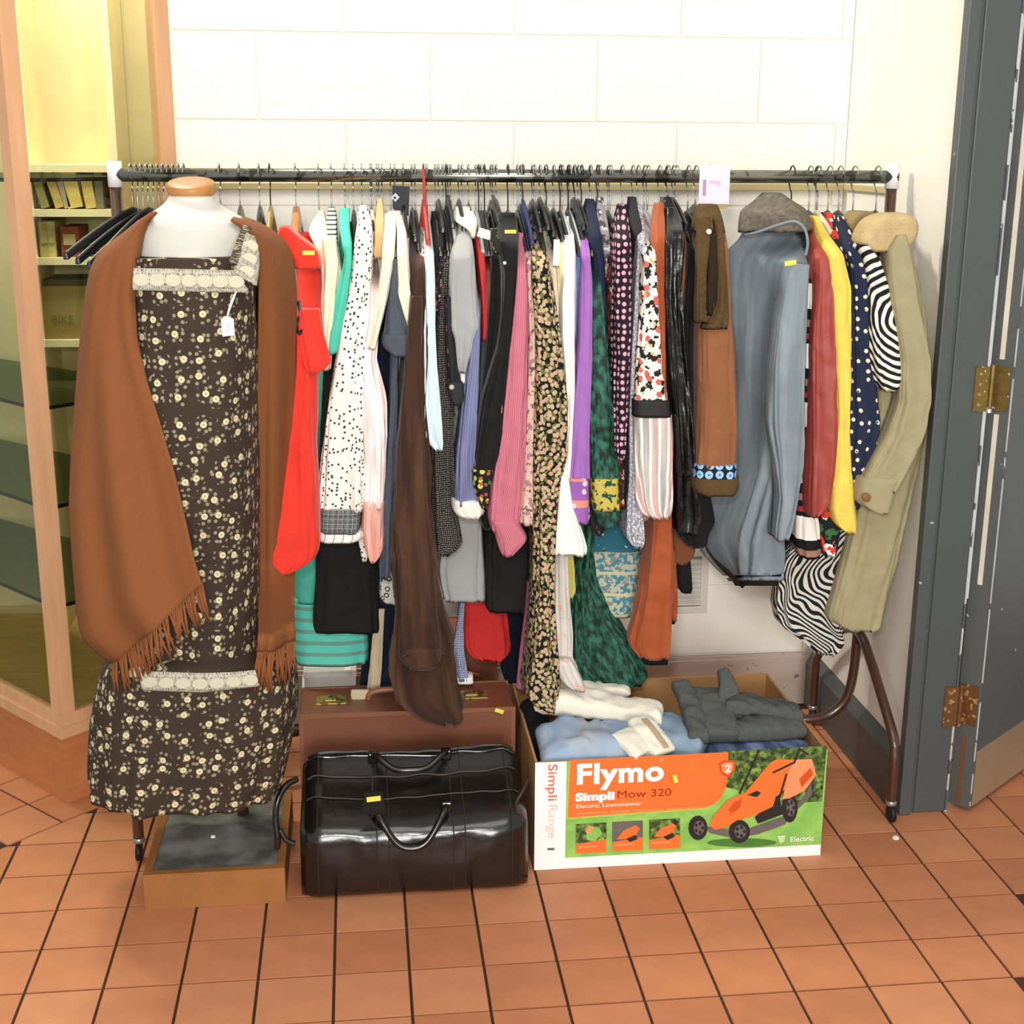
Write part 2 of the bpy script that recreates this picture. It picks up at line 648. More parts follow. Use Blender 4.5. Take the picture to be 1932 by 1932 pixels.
# door frame and open door
df = MB().box((1.322, 2.968, 0), (1.352, 3.0, 2.4), bev=.003).box((1.352, 2.985, 0), (1.364, 3.0, 2.4)).box((1.364, 2.98, 0), (1.446, 3.06, 2.4), bev=.003).build('trim_3', M_greyd)
tag(df, 'dark grey painted door frame beside the cream wall', kind='structure')
MB().box((1.446, 2.979, 0), (1.4505, 3.05, 2.4)).build('chipped_edge', M_chip, df)
dl = empty('door_1', (1.49, 2.98, 0), 'open dark grey door with rusty hinges and kick plate', kind='structure')
fdir, edir = Vector((.77, .638, 0)), Vector((.638, -.77, 0))
P0 = Vector((1.468, 3.008, .012))


def slab(a0, a1, e0, e1, z0, z1):
    q = [P0+fdir*a0+edir*e0, P0+fdir*a1+edir*e0, P0+fdir*a1+edir*e1, P0+fdir*a0+edir*e1]
    return [Vector((p.x, p.y, z0)) for p in q], (0, 0, z1-z0)


MB().prism(*slab(0, .82, 0, .056, .012, 2.35)).build('leaf', M_grey, dl)
MB().prism(*slab(.012, .80, .056, .0575, .015, .165)).build('kick_plate', M_kick, dl)
MB().prism(*slab(-.0015, 0, .02, .032, .60, 1.02)).build('seal_strip', M_cream_seal, dl)
MB().prism(*slab(-.0015, 0, .02, .032, 1.15, 2.3)).build('seal_strip', M_cream_seal, dl)
MB().prism(*slab(-.0015, 0, .02, .030, .02, .2)).build('seal_strip', obm('seal_rust', '7a4a30', .7, var=.2), dl)
MB().prism(*slab(-.001, .001, .0555, .0585, .02, 2.3)).build('worn_edge', M_chip, dl)
for zz, mm, nm in ((.235, M_rust, 'rusty'), (1.03, M_brass, 'paint-splashed brass')):
    h = MB().box((1.418, 2.976, zz), (1.452, 2.979, zz+.105)).prism(*slab(-.003, -.0002, .012, .05, zz, zz+.105)).tube([(1.461, 2.982, zz-.004), (1.461, 2.982, zz+.109)], .0065, 10).build('hinge', mm, dl)
    for k in range(4):
        c = Vector((1.431, 2.9755, zz+.016+k*.024))
        MB().lathe([(.004, 0), (.004, .0012)], c, 8, axis='Y').build('screw', obm('screw_metal', 'b59a70', .4, metal=.6), h)
MB().lathe([(.009, 0), (.006, .005), (.0, .006)], (1.27, 2.86, 0), 8).build('paper_scrap', obm('scrap', 'eee6d6', .8))
tag(bpy.data.objects['paper_scrap'], 'tiny white paper scrap on the tiles by the door', 'scrap')

# ---------------------------------------------------------------- display cabinet set at 45 degrees
M_oak = obm('cabinet_wood', 'e2ac80', .5, var=.16, vscale=7, stretch=(6, 6, .7), bump=.1, bscale=60)
M_plinth = obm('plinth_wood', 'c67d4c', .5, var=.2, vscale=6, stretch=(2, 2, 9), bump=.1, bscale=60)
M_olive = obm('cabinet_inside', 'cdbf98', .7, var=.18, vscale=5)
M_deck = obm('cabinet_deck', 'e0b878', .7, var=.22, vscale=10, stretch=(1, 4, 1))
M_shelf = obm('shelf_wood', 'eadcb8', .6, var=.12, vscale=9)
M_pane = glass_mat('pane_glass', 'edefe4', .035)
M_gshelf = glass_mat('shelf_glass', 'bccabc', .08)
M_gedge = obm('shelf_glass_edge', '10140f', .3, var=.1)
C0 = Vector((-.764, 3.25, 0))
LD, RD = Vector((-.66, .75, 0)).normalized(), Vector((.72, .69, 0)).normalized()
cab = empty('display_cabinet', C0, 'tall wooden glass display cabinet set cornerwise beside the rail', 'cabinet')
IN = (LD+RD).normalized()
LE, RE = C0+LD*1.1, C0+RD*.45


def Z(p, z):
    return Vector((p.x, p.y, z))


base = [C0, RE, Z(RE, 0)+Vector((0, .5, 0)), Z(LE, 0)+Vector((0, .5, 0)), LE]
MB().prism([Z(p, 0) for p in base], (0, 0, .178)).build('plinth', M_plinth, cab)
base2 = [C0-IN*.006, RE, Z(RE, 0)+Vector((0, .5, 0)), Z(LE, 0)+Vector((0, .5, 0)), LE-RD*.006]
MB().prism([Z(p, .178) for p in base2], (0, 0, .03)).build('plinth_moulding', M_oak, cab)
ins = [p+IN*.02 for p in base]
MB().prism([Z(p, .208) for p in ins], (0, 0, .004)).build('deck', M_deck, cab)
MB().prism([C0+IN*.022-LD*.0+Vector((0, 0, .208))+d for d in (-IN*.022, RD*.042-IN*.022, RD*.042+LD*.042-IN*.022, LD*.042-IN*.022)], (0, 0, 2.2)).build('corner_post', M_oak, cab)
MB().prism([RE+Vector((0, 0, .208))+d for d in (RD*-.04, Vector((0, 0, 0)), LD*.04, LD*.04-RD*.04)], (0, 0, 2.2)).build('end_post', M_oak, cab)
for nm, D, L0, L1 in (('glass_pane', RD, .045, .41), ('glass_pane', LD, .045, 1.05)):
    s = IN*.022
    q = [C0+D*L0+s*.6, C0+D*L1+s*.6]
    nrm = (LD if D is RD else RD)*.006
    MB().prism([Z(q[0], .215), Z(q[1], .215), Z(q[1], 2.4), Z(q[0], 2.4)], nrm).build(nm, M_pane, cab)
    MB().prism([Z(C0+D*.042, .208), Z(C0+D*L1, .208), Z(C0+D*L1, .24), Z(C0+D*.042, .24)], (nrm*4)).build('glazing_bead', M_oak, cab)
for zz in (1.537, 1.006, .760, .506):
    c = C0+IN*.05
    q = [c, c+RD*.36, c+RD*.36+LD*.30, c+LD*.95+RD*.30, c+LD*.95]
    g = MB().prism([Z(p, zz) for p in q], (0, 0, .008)).build('glass_shelf', M_gshelf, cab)
    for D, L in ((RD, .36), (LD, .95)):
        e = (RD if D is LD else LD)*-.0015
        MB().prism([Z(c, zz-.0005), Z(c+D*L, zz-.0005), Z(c+D*L, zz+.0085), Z(c, zz+.0085)], e).build('shelf_edge', M_gedge, g)
MB().box((-1.9, 4.22, 0), (-.2, 4.25, 2.5)).build('back_panel', M_olive, cab)
MB().box((-.47, 3.76, 0), (-.45, 4.22, 2.5)).build('side_panel', M_olive, cab)
MB().box((-1.9, 3.95, 0), (-1.88, 4.22, 2.5)).build('side_panel', M_olive, cab)

lb_ = bpy.data.lights.new('cabinet_fill_light', 'AREA')  # added fill over the cabinet to brighten its dark interior, not a fitting
lb_.shape, lb_.size, lb_.size_y, lb_.energy, lb_.color = 'RECTANGLE', .7, .12, 80, (1, .96, .86)
lo = bpy.data.objects.new('cabinet_fill_light', lb_)
COL.objects.link(lo)
lo.location = (-.85, 3.66, 3.0)
lo.rotation_euler = (math.radians(18), 0, 0)

# bookcase seen through the glass, with books and boxes
bc_y = 3.98
xa, xb = W(52, 450, bc_y).x, W(232, 450, bc_y).x
bcase = empty('bookcase', ((xa+xb)/2, bc_y, 0), 'pale wooden bookcase standing inside the glass cabinet', 'bookcase')
MB().box((xa, bc_y, .215), (xa+.02, 4.2, 2.3)).box((xb-.02, bc_y, .215), (xb, 4.2, 2.3)).build('side', M_shelf, bcase)
MB().box((xa, 4.2, .215), (xb, 4.215, 2.3)).build('back', M_olive, bcase)
shz = {}
for py in (318, 402, 493, 648):
    zt = W(140, py, bc_y).z
    shz[py] = zt+.01
    MB().box((xa+.02, bc_y, zt-.01), (xb-.02, 4.2, zt+.01)).build('shelf', M_shelf, bcase)
for px, w, h, tilt, c, lb in ((78, .022, .115, .22, '8b8354', 'olive book leaning on the bookcase top shelf'), (104, .024, .115, .26, 'c0a45e', 'tan book leaning beside olive book on bookcase'), (122, .020, .105, .22, 'a8977f', 'grey-buff book leaning in the bookcase'), (138, .040, .115, .15, 'd2b76a', 'thick yellow book standing on the bookcase shelf'), (170, .030, .085, .12, 'c7ad68', 'short yellow book beside thick yellow book'), (190, .022, .10, 0, '6e6a58', 'dark grey book at the end of bookcase shelf')):
    x = W(px, 395, bc_y+.02).x
    R = Matrix.Rotation(-tilt, 3, 'Y')
    b = empty('book', (x, bc_y+.02, shz[402]), lb, 'book')
    zc = shz[402]+h/2*math.cos(tilt)+w/2*abs(math.sin(tilt))+.001
    MB().box((x-w/2, bc_y+.01, zc-h/2), (x+w/2, bc_y+.13, zc+h/2), rot=R, bev=.002).build('cover', obm('book_'+c, c, .7, var=.2), b)
    MB().box((x-w/2+.003, bc_y+.02, zc-h/2+.004), (x+w/2-.003, bc_y+.1315, zc+h/2-.004), rot=R).build('pages', obm('pages', 'e6dcc0', .8), b)
for px, w, h, c, lb in ((86, .028, .10, 'a8975c', 'olive upright file on the middle bookcase shelf'), (100, .022, .10, 'b8aa74', 'pale green file beside the olive file'), (134, .05, .085, '84442c', 'dark red box file on the middle bookcase shelf')):
    x = W(px, 480, bc_y+.02).x
    b = empty('file_folder', (x, bc_y+.02, shz[493]), lb, 'file')
    MB().box((x-w/2, bc_y+.015, shz[493]), (x+w/2, bc_y+.17, shz[493]+h), bev=.003).build('spine', obm('file_'+c, c, .7, var=.2), b)
    MB().box((x-w/3, bc_y+.013, shz[493]+h*.4), (x+w/3, bc_y+.0152, shz[493]+h*.75)).build('title_label', obm('file_label', 'b0a276', .8), b)
x0, x1 = W(80, 600, bc_y+.02).x, W(182, 600, bc_y+.02).x
crt = empty('cardboard_carton', ((x0+x1)/2, bc_y+.02, shz[648]), 'olive-brown lettered cardboard carton inside the bookcase', 'carton')
zt = W(130, 540, bc_y+.02).z
MB().box((x0, bc_y+.02, shz[648]), (x1, 4.19, zt), bev=.003).build('carton_body', obm('carton_card', '8b7640', .8, var=.12), crt)
MB().box((x0+.01, bc_y+.03, zt), (x1-.01, 4.18, zt+.018)).build('lid_flap', obm('carton_dark', '4d3a1c', .8, var=.15), crt)
text_mesh('BIKE', W(98, 610, bc_y+.0195), .022, obm('carton_ink', '685728', .9), crt)

# ---------------------------------------------------------------- garment rail
M_tube = obm('rail_brown_enamel', '4a2e20', .3, var=.1, spec=.5, coat=.4, bump=0)
M_chrome = obm('rail_chrome', '8f9088', .22, var=.15, vscale=30, metal=.95, bump=0, layers=[('noise', '55564e', 30, .55)])
M_cap = obm('rail_collar', 'eceaea', .35, bump=0)
M_rub = obm('caster_rubber', '1c1c1c', .5, bump=0)
M_zinc = obm('caster_zinc', 'a9a8a2', .35, metal=.7, bump=0)
XL, XR = -.54, 1.302
rail = empty('garment_rail', ((XL+XR)/2, YRAIL, 0), 'brown tubular clothes rail on casters with chrome hanging bar', 'clothes rail')
MB().tube([(XL, YRAIL, ZRAIL), (XR, YRAIL, ZRAIL)], .0155, 16).build('hanging_bar', M_chrome, rail, True)
for X, yr_, s in ((XL, 3.44, 1), (XR-.012, 3.55, -1)):
    MB().tube([(X, YRAIL, .36), (X, YRAIL, 1.53)], .0135, 14).build('upright', M_tube, rail, True)
    MB().tube([(X, YRAIL, 1.528), (X, YRAIL, 1.585)], .0165, 14).build('collar', M_cap, rail, True)
    foot = smooth_path([(X, 2.95, .05), (X, 2.95, .13), (X, 2.955, .18), (X, 2.985, .23), (X, 3.16, .355), (X, YRAIL, .39), (X, YRAIL+(yr_-YRAIL)*.4, .35), (X, yr_-.03, .23), (X, yr_, .17), (X, yr_, .05)], 5)
    MB().tube(foot, .0125, 12).build('foot', M_tube, rail, True)
    for yy in (2.95, yr_):
        c = MB().lathe([(.012, 0), (.014, .004), (.014, .012), (.009, .016)], (X, yy, .042), 12).build('caster', M_zinc, rail, True)
        MB().lathe([(.012, -.007), (.021, -.006), (.021, .006), (.012, .007)], (X, yy-.006, .0212), 18, axis='X').build('wheel', M_rub, c, True)
br = smooth_path([(XR-.012, YRAIL+.004, .40), (XR-.014, YRAIL+.004, .28), (XR-.03, YRAIL+.004, .20), (XR-.075, YRAIL+.004, .155), (XR-.14, YRAIL+.004, .145), (XR-.25, YRAIL+.03, .145), (.6, YRAIL+.09, .145), (0, YRAIL+.09, .145), (XL+.25, YRAIL+.03, .145), (XL+.14, YRAIL+.004, .145), (XL+.075, YRAIL+.004, .155), (XL+.03, YRAIL+.004, .20), (XL+.014, YRAIL+.004, .28), (XL, YRAIL+.004, .40)], 6)
MB().tube(br, .0125, 12).build('stretcher', M_tube, rail, True)

# ---------------------------------------------------------------- hangers
HM = {'black': obm('hanger_black', '17181a', .3, var=.2, spec=.5, bump=0), 'wood': obm('hanger_wood', 'b5793c', .35, var=.2, vscale=30, coat=.3, stretch=(4, .5, 4)),
      'cream': obm('hanger_cream', 'e6dfc4', .5, bump=0), 'gold': obm('hanger_gold', 'b09a5c', .4, metal=.4, bump=0), 'clear': obm('hanger_clear', 'c4c8c6', .2, bump=0),
      'red': obm('hanger_red', 'b04038', .5, bump=0), 'blue': obm('hanger_blue', '223060', .4, bump=0), 'charcoal': obm('hanger_charcoal', '3b3c3a', .4, bump=0)}
M_wire = obm('hook_wire', '9c9c98', .25, metal=.9, bump=0)
M_wired = obm('hook_wire_dark', '33332f', .35, metal=.6, bump=0)


def hanger(x, kind, label, zn=1.47, lean=0.0, half=.185, drop=.075, group=None, name='coat_hanger', turn=0.0):
    h = empty(name, (x, YRAIL, zn-drop), label, 'hanger', group)
    R = [(0, zn-.008), (0, 1.515), (.016, 1.53), (.0225, 1.553), (.0165, 1.573), (0, 1.5805), (-.0165, 1.573), (-.0205, 1.560)]
    pts = smooth_path([(x+lean*(1.555-z_)*.5, YRAIL+y_, z_) for y_, z_ in R], 4)
    MB().tube(pts, .0019, 6).build('hook', M_wire if kind in ('wood', 'cream', 'clear', 'black') else M_wired, h, True)
    hw, hh = (.0125, .027) if kind == 'wood' else (.0065, .016)
    vs, fs = [], []
    N = 15
    for i in range(N):
        t = -1+2*i/(N-1)
        a = abs(t)
        yy = YRAIL+t*half
        zz = zn - drop*(a**1.25)
        k = 1-.35*a
        for sx, sz in ((-1, -1), (1, -1), (1, 1), (-1, 1)):
            vs.append(Vector((x+t*half*turn+sx*hw*(.6 if sz > 0 else 1), yy, zz+sz*hh*k*.8-.01)))
    for i in range(N-1):
        for k in range(4):
            fs.append((i*4+k, i*4+(k+1) % 4, i*4+4+(k+1) % 4, i*4+4+k))
    fs += [(0, 1, 2, 3), tuple((N-1)*4+k for k in range(4))]
    o = link('shoulder_bar', vs, fs, HM[kind], h)
    md = o.modifiers.new('soft', 'BEVEL')
    md.width = .003
    md.segments = 2
    if kind in ('black', 'charcoal', 'clear'):
        zz = zn-drop*.8
        MB().tube([(x-half*.78*turn, YRAIL-half*.78, zz-.012), (x, YRAIL, zz-.04), (x+half*.78*turn, YRAIL+half*.78, zz-.012)], .003, 6).build('cross_bar', HM[kind], h)
    return h


def rx(px, py=420):
    return W(px, py, YRAIL).x


for k in range(11):
    hanger(-.505+k*.0118, 'black', 'empty black plastic hanger bunched at the rail end behind the mannequin', 1.482-.010*(k % 3), 0, .185, .085, 'empty hangers at the rail end', turn=.62-.055*k+random.uniform(-.05, .05))
for px, kd, lb in ((418, 'black', 'empty black hanger hanging just behind the mannequin neck'), (455, 'black', 'empty black looped hanger between mannequin and wooden hanger'), (492, 'black', 'empty black hanger beside the gold clip hanger'), (512, 'gold', 'gold clip hanger hanging empty beside the red cape')):
    hanger(rx(px), kd, lb, 1.485, 0, .16, .06)

# ---------------------------------------------------------------- clothes on the rail
def rows(s):
    return [tuple(float(v) for v in r.split()) for r in s.split(',')]


M_tagY = obm('sticker_yellow', 'f0dc5a', .7, var=.04, bump=0)
M_tagW = obm('label_white', 'f4f2ea', .7, var=.03, bump=0)
M_hemD = mat('dark_lining', '120f0d', .9)
F, MI, BK, RR = 3.02, 3.11, 3.20, 3.30
HANG = []


def garment(name, label, cat, m, parts, hk='black', hpx=None, hz=1.475, grp=None):
    """parts: (part name, rows, depth, thickness, options); option m gives that part its own material"""
    top = parts[0]
    if len(parts) == 1:
        o = dict(top[4]) if len(top) > 4 else {}
        mm = o.pop('m', m)
        r = loft(name, rows(top[1]), top[2], top[3], mm, None, **o)
        tag(r, label, cat, grp)
    else:
        rr = rows(max(parts, key=lambda q: rows(q[1])[-1][0])[1])
        r = empty(name, W((rr[-1][1]+rr[-1][2])/2, rr[-1][0], top[2]+.05), label, cat, grp)
        for p in parts:
            o = dict(p[4]) if len(p) > 4 else {}
            mm = o.pop('m', m)
            lb = o.pop('label', None)
            q = loft(p[0], rows(p[1]), p[2], p[3], mm, r, **o)
            if lb:
                q['label'] = lb
    if hk:
        t0 = rows(top[1])[0]
        HANG.append((hpx or (t0[1]+t0[2])/2, hk, label, hz))
    return r


def sticker(px, py, y, w, h, parent, m=None, rot=0.0, name='price_sticker'):
    c = W(px, py, y)
    R = Matrix.Rotation(rot, 3, 'Y')
    o = MB().box((c.x-w/2, c.y-.002, c.z-h/2), (c.x+w/2, c.y, c.z+h/2), rot=R).build(name, m or M_tagY, parent)
    return o


def button(px, py, y, r, parent, c):
    p = W(px, py, y)
    return MB().lathe([(r, 0), (r, -.004), (r*.8, -.006), (r*.3, -.005)], p, 14, axis='Y').build('button', obm('button_'+c, c, .4, bump=0), parent, True)


nt = dict(top=False)
# red cape
red = mat('red_wool', 'ea3b2b', .9, var=.10, sheen=.2)
g = garment('wool_cape', 'bright red wool cape coat on a wooden hanger', 'cape', red, [
    ('body', '440 556 590,470 554 600,520 560 606,560 561 606,600 559 604,640 545 602,680 523 600,720 513 600,780 506 598,840 503 597,900 500 600,960 493 602,1020 490 605,1045 491 604,1062 495 596,1076 503 578,1086 515 552', 2.91, .15, dict(fold=.009, blend=260, sq=3)),
    ('collar', '430 528 548,450 522 570,470 530 598,495 552 606,508 556 606', 3.0, .10, nt),
    ('front_flap', '585 566 603,620 562 608,650 566 616,672 572 623,686 575 627,698 582 612,706 586 598', 2.90, .05, nt)], 'wood', 560, 1.475)
sticker(582, 477, 2.985, .026, .009, g)
MB().lathe([(.004, 0), (.004, .02)], W(566, 585, 2.90), 8).build('buckle', obm('buckle', '8d8f92', .3, metal=.9, bump=0), g)
MB().tube(smooth_path([W(562, 570, 2.93), W(566, 590, 2.92), W(560, 610, 2.90), W(564, 630, 2.90), W(570, 622, 2.90)]), .003, 8).build('clasp', obm('clasp', '3b3a3c', .3, metal=.8, bump=0), g)
# cream cardigan
garment('cardigan', 'cream knitted cardigan between red cape and mint dress', 'cardigan', mat('cream_knit', 'efe6c8', .95, var=.08, bump=.3), [
    ('body', '398 600 612,420 588 616,440 582 624,470 596 640,520 607 648,580 606 644,640 604 630,700 608 624', 3.05, .16), ('sleeve', '450 606 634,500 612 640,580 609 630,650 607 622,690 610 618', 3.02, .06, nt)], 'cream', 603)
garment('striped_jersey', 'white jersey with thin black stripes beside cream cardigan', 'jersey', mat('white_black_stripe', 'efe9d8', .9, layers=[('hs', '3a3a36', 110, .35)]), [
    ('body', '392 620 632,410 616 636,436 616 636,470 622 638', 3.06, .12)], 'black', 627)
# mint dress
mint = mat('mint_jersey', '55c9ae', .9, var=.10, layers=[('vband', '53b8a2', -3, -.72)])
minth = mat('mint_stripe', '62d2bc', .9, var=.08, layers=[('hs', '6f9f8f', 34, .34)])
g = garment('jersey_dress', 'mint green jersey dress with striped hem behind black skirt', 'dress', mint, [
    ('body', '410 643 660,560 632 668,700 606 680,1050 556 690,1140 552 694', 3.225, .12),
    ('striped_hem', '1132 552 694,1180 549 695,1235 546 697,1250 546 697,1256 550 696', 3.223, .124, dict(m=minth, top=False)),
    ('sleeve', '394 641 661,430 640 660,460 645 664,485 650 665,520 643 662,580 630 655,640 614 648,652 613 648,663 617 640,670 622 629', 3.03, .07, dict(ytop=3.15))], 'black', 652)
sticker(655, 1259, 3.22, .014, .01, g, M_tagW, name='care_label')
# black skirt
garment('long_skirt', 'plain black skirt hanging in front of mint dress hem', 'skirt', mat('black_crepe', '191918', .85, var=.15), [
    ('body', '420 660 674,560 636 672,680 612 662,900 603 700,1020 600 712,1100 595 714,1170 590 715,1190 590 716,1197 594 715', 3.14, .10)], 'black', 668)
# spotted blouse
spot = mat('spotted_cotton', 'f3f0e4', .85, var=.05, layers=[('pick', '3c3f44', 95, .26, .5)])
g = garment('spotted_blouse', 'white blouse with small black spots and grey plaid band', 'blouse', spot, [
    ('body', '388 676 692,420 674 702,470 668 704,520 662 702,560 655 698,620 642 690,700 630 684,800 615 686,900 606 688,966 602 690', 3.005, .14, dict(fold=.008)),
    ('plaid_band', '963 603 684,985 602 682,1009 602 679', 3.003, .144, dict(m=mat('grey_plaid', '6f716e', .85, layers=[('grid', '55565a', 60, .3), ('grid', '9a9a96', 90, .12)]), top=False)),
    ('checked_hem', '1007 597 690,1018 597 690,1026 602 676', 3.006, .138, dict(m=mat('white_check', 'f4f2ec', .85, layers=[('vs', '8d8f8c', 48, .1)]), top=False)),
    ('tail', '1000 670 700,1035 678 698,1060 684 692', 3.07, .04, nt)], 'cream', 684)
# pink blouse
garment('ruffled_blouse', 'pink and white streaked chiffon blouse beside spotted blouse', 'blouse', mat('pink_chiffon', 'f4e4de', .8, var=.05, layers=[('soft', 'e0a698', 30, (1.6, .12, 1)), ('soft', 'ffffff', 40, (1.4, .1, 1), 5)]), [
    ('body', '484 694 712,520 699 716,600 688 716,680 676 708,760 678 728,820 682 732,900 686 728,960 684 726', 3.01, .12, dict(fold=.014, ff=4)),
    ('ruffled_cuff', '950 684 726,1000 682 724,1040 689 720,1058 695 712,1064 699 706', 3.005, .10, dict(m=mat('pink_chiffon_salmon', 'eec0b0', .8, layers=[('soft', 'd98f80', 40, (1.6, .15, 1))]), top=False, fold=.012, ff=5))], 'black', 700)
garment('suede_waistcoat', 'tan suede waistcoat shoulder beside cream jumper', 'waistcoat', mat('tan_suede', 'cfae7c', .9), [('body', '374 712 722,400 709 725,440 707 724,478 700 724,488 706 720', 3.05, .10)], 'wood', 716)
garment('pink_shirt', 'thin pale pink shirt squeezed beside tan waistcoat', 'shirt', mat('pale_pink', 'eecfc4', .85), [('body', '396 698 706,420 697 710,470 696 712,490 699 709', 3.08, .12)], 'black', 703)
# cream jumper and denim
cj = mat('cream_jumper', 'f1e9d0', .9, var=.07)
garment('wool_jumper', 'cream jumper with two long sleeves around a denim dress', 'jumper', cj, [
    ('body', '398 728 756,430 726 764,500 726 764,600 732 760', 3.09, .10), ('sleeve', '404 726 748,450 723 746,500 720 742,545 714 734,600 706 722,660 694 708', 3.0, .05, dict(ytop=3.1)),
    ('sleeve', '408 744 758,435 749 766,496 749 772,558 749 777,600 762 784,622 769 789,632 773 786', 2.985, .05, dict(ytop=3.1))], 'cream', 738)
den = mat('dark_denim', '555b66', .9, var=.2, vscale=60, bump=.25)
garment('denim_dress', 'slate denim dress with thick rolled cuff', 'dress', den, [
    ('body', '470 738 752,600 738 758,700 735 752,780 734 749,900 727 744,1000 721 740,1080 714 738,1094 718 734', 3.03, .12), ('sleeve', '490 740 750,540 735 752,600 728 766,640 722 786', 3.0, .07, nt),
    ('rolled_cuff', '632 722 782,645 719 792,656 721 795,667 732 786,674 742 768', 2.985, .09, nt)], 'black', 746)
garment('ring_print_blouse', 'white blouse with black ring print below denim dress', 'blouse', mat('ring_print', 'f0ece0', .85, layers=[('dots', '1d1d24', 46, .30, .5), ('dots', 'f0ece0', 46, .17, .5)]), [('body', '1040 722 738,1075 718 744,1095 716 756,1125 714 759,1138 716 757,1142 724 750', 3.16, .08)], 'black', 712)
garment('navy_trousers', 'dark navy trousers falling behind the brown suede coat', 'trousers', mat('navy_twill', '1c2236', .9), [('leg', '560 708 740,1130 704 768,1180 700 764,1195 712 760,1250 712 758,1300 706 756,1308 712 752', 3.22, .06), ('leg', '1120 690 715,1200 690 712,1260 684 706,1306 680 702', 3.27, .05, nt)], 'black', 722)
garment('canvas_belt', 'beige canvas belt hanging down onto the brown suitcase', 'belt', mat('beige_canvas', 'cdbb9c', .9), [('strap', '1150 704 726,1190 703 724,1260 698 721,1302 693 717,1312 690 712', 3.17, .012, nt), ('strap_end', '1303 663 708,1312 661 703,1323 664 696', 3.14, .012, nt)], None)
# brown suede coat
bsu = mat('brown_suede', '4a3022', .95, var=.35, vscale=18, sheen=.12, stretch=(2, .5, 1), bump=.4, bscale=120, layers=[('soft', '593c29', 12, (2.2, .3, 1)), ('soft', '35221a', 10, (2.4, .3, 1), 7)])
garment('suede_coat', 'long dark brown suede coat reaching over the suitcase', 'coat', bsu, [
    ('body', '436 772 796,500 773 798,600 768 802,680 760 802,760 752 797,860 746 806,960 741 813,1040 738 819,1100 742 822,1160 748 838,1220 740 856,1270 732 860,1300 738 860,1330 744 866,1350 775 871,1362 812 868,1369 832 856', 2.975, .17, dict(fold=.018, ff=3.2, crease=.004)),
    ('sleeve', '560 774 796,700 764 796,850 749 801,1000 743 808,1060 750 815,1150 752 822,1225 752 832,1236 752 833', 2.945, .06, dict(top=False, fold=.008)),
    ('cuff', '1226 750 833,1245 752 833,1258 760 828,1266 772 816', 2.94, .07, nt)], 'black', 784)
garment('cotton_shirt', 'pale blue cotton shirt sleeve beside the brown suede coat', 'shirt', mat('pale_blue', 'd6e8ea', .8, var=.05), [('sleeve', '438 800 812,480 800 818,540 802 821,620 798 821,700 797 825,780 796 832,822 795 835,838 808 836,852 820 833', 2.985, .05, dict(ytop=3.12)), ('body', '430 801 814,600 800 822,800 804 828', 3.06, .12)], 'clear', 806)
sb = garment('silk_scarf', 'red and white floral silk scarf on a red looped hanger', 'scarf', mat('red_floral', 'c9beb4', .7, layers=[('noise', '9e2638', 55, .52), ('noise', '2f5a48', 60, .62, (1, 1, 1), 4)]), [('body', '420 793 808,470 792 808,520 795 818,550 797 816,572 798 808', 3.03, .06)], 'red', 800, 1.50)
garment('ribbon_sash', 'red ribbon sash looped over the rail above blue shirt', 'ribbon', mat('red_ribbon', 'b4443c', .6), [('ribbon', '318 795 801,350 798 803,380 798 804,396 795 807,436 793 808,442 796 805', 3.205, .01, dict(top=False))], None)
garment('black_jacket', 'plain black jacket between blue shirt and grey jacket', 'jacket', mat('black_wool', '1f1f1f', .9), [('body', '400 814 830,450 812 836,520 812 834,600 812 830,700 814 828', 3.07, .2)], 'black', 822)
garment('floral_tunic', 'black tunic with pink flowers beside the grey jacket', 'tunic', mat('black_pink_floral', '2a2426', .85, layers=[('noise', 'b56a6e', 60, .58), ('noise', 'cda0a4', 80, .63, (1, 1, 1), 3)]), [('body', '424 830 846,470 827 842,520 822 838,570 816 830,590 818 828', 3.05, .14)], 'black', 836)
garment('pin_dot_dress', 'black dress with fine beige pin dots', 'dress', mat('pin_dot', '2b2524', .85, layers=[('dots', '8f8478', 190, .26, .3)]), [('body', '430 836 851,500 829 847,600 824 844,700 821 843,780 820 851,850 812 853,950 815 857,1000 817 864,1028 820 869,1042 822 856,1052 824 842', 3.045, .14, dict(fold=.008))], 'charcoal', 842)
g = garment('cuffed_blouse', 'black floral blouse sleeve with dark cuff and pale button', 'blouse', mat('black_rose_floral', '28282a', .85, layers=[('pick', 'b0505e', 42, .26, .6), ('noise', '34497c', 40, .68)]), [('sleeve', '560 840 852,620 841 852,660 842 856,690 846 862,726 845 868', 3.0, .04, nt), ('cuff', '722 843 872,745 844 876,756 850 875,766 856 868', 2.99, .06, dict(top=False, m=mat('black_cuff', '2b2c2d', .8)))], None)
button(852, 730, 2.985, .006, g, 'b9b09a')
MB().tube([W(855, 762, 3.0), W(855, 778, 3.0), W(858, 784, 3.0)], .003, 6).build('tie_end', mat('black_tie', '202020', .8), g)
garment('peach_slip', 'peach slip strap hanging beside the cuffed sleeve', 'slip', mat('peach_satin', 'd9a98c', .5), [('body', '430 846 856,460 846 858,500 846 856,640 832 842,700 830 846,724 832 844', 3.09, .1)], 'clear', 851)
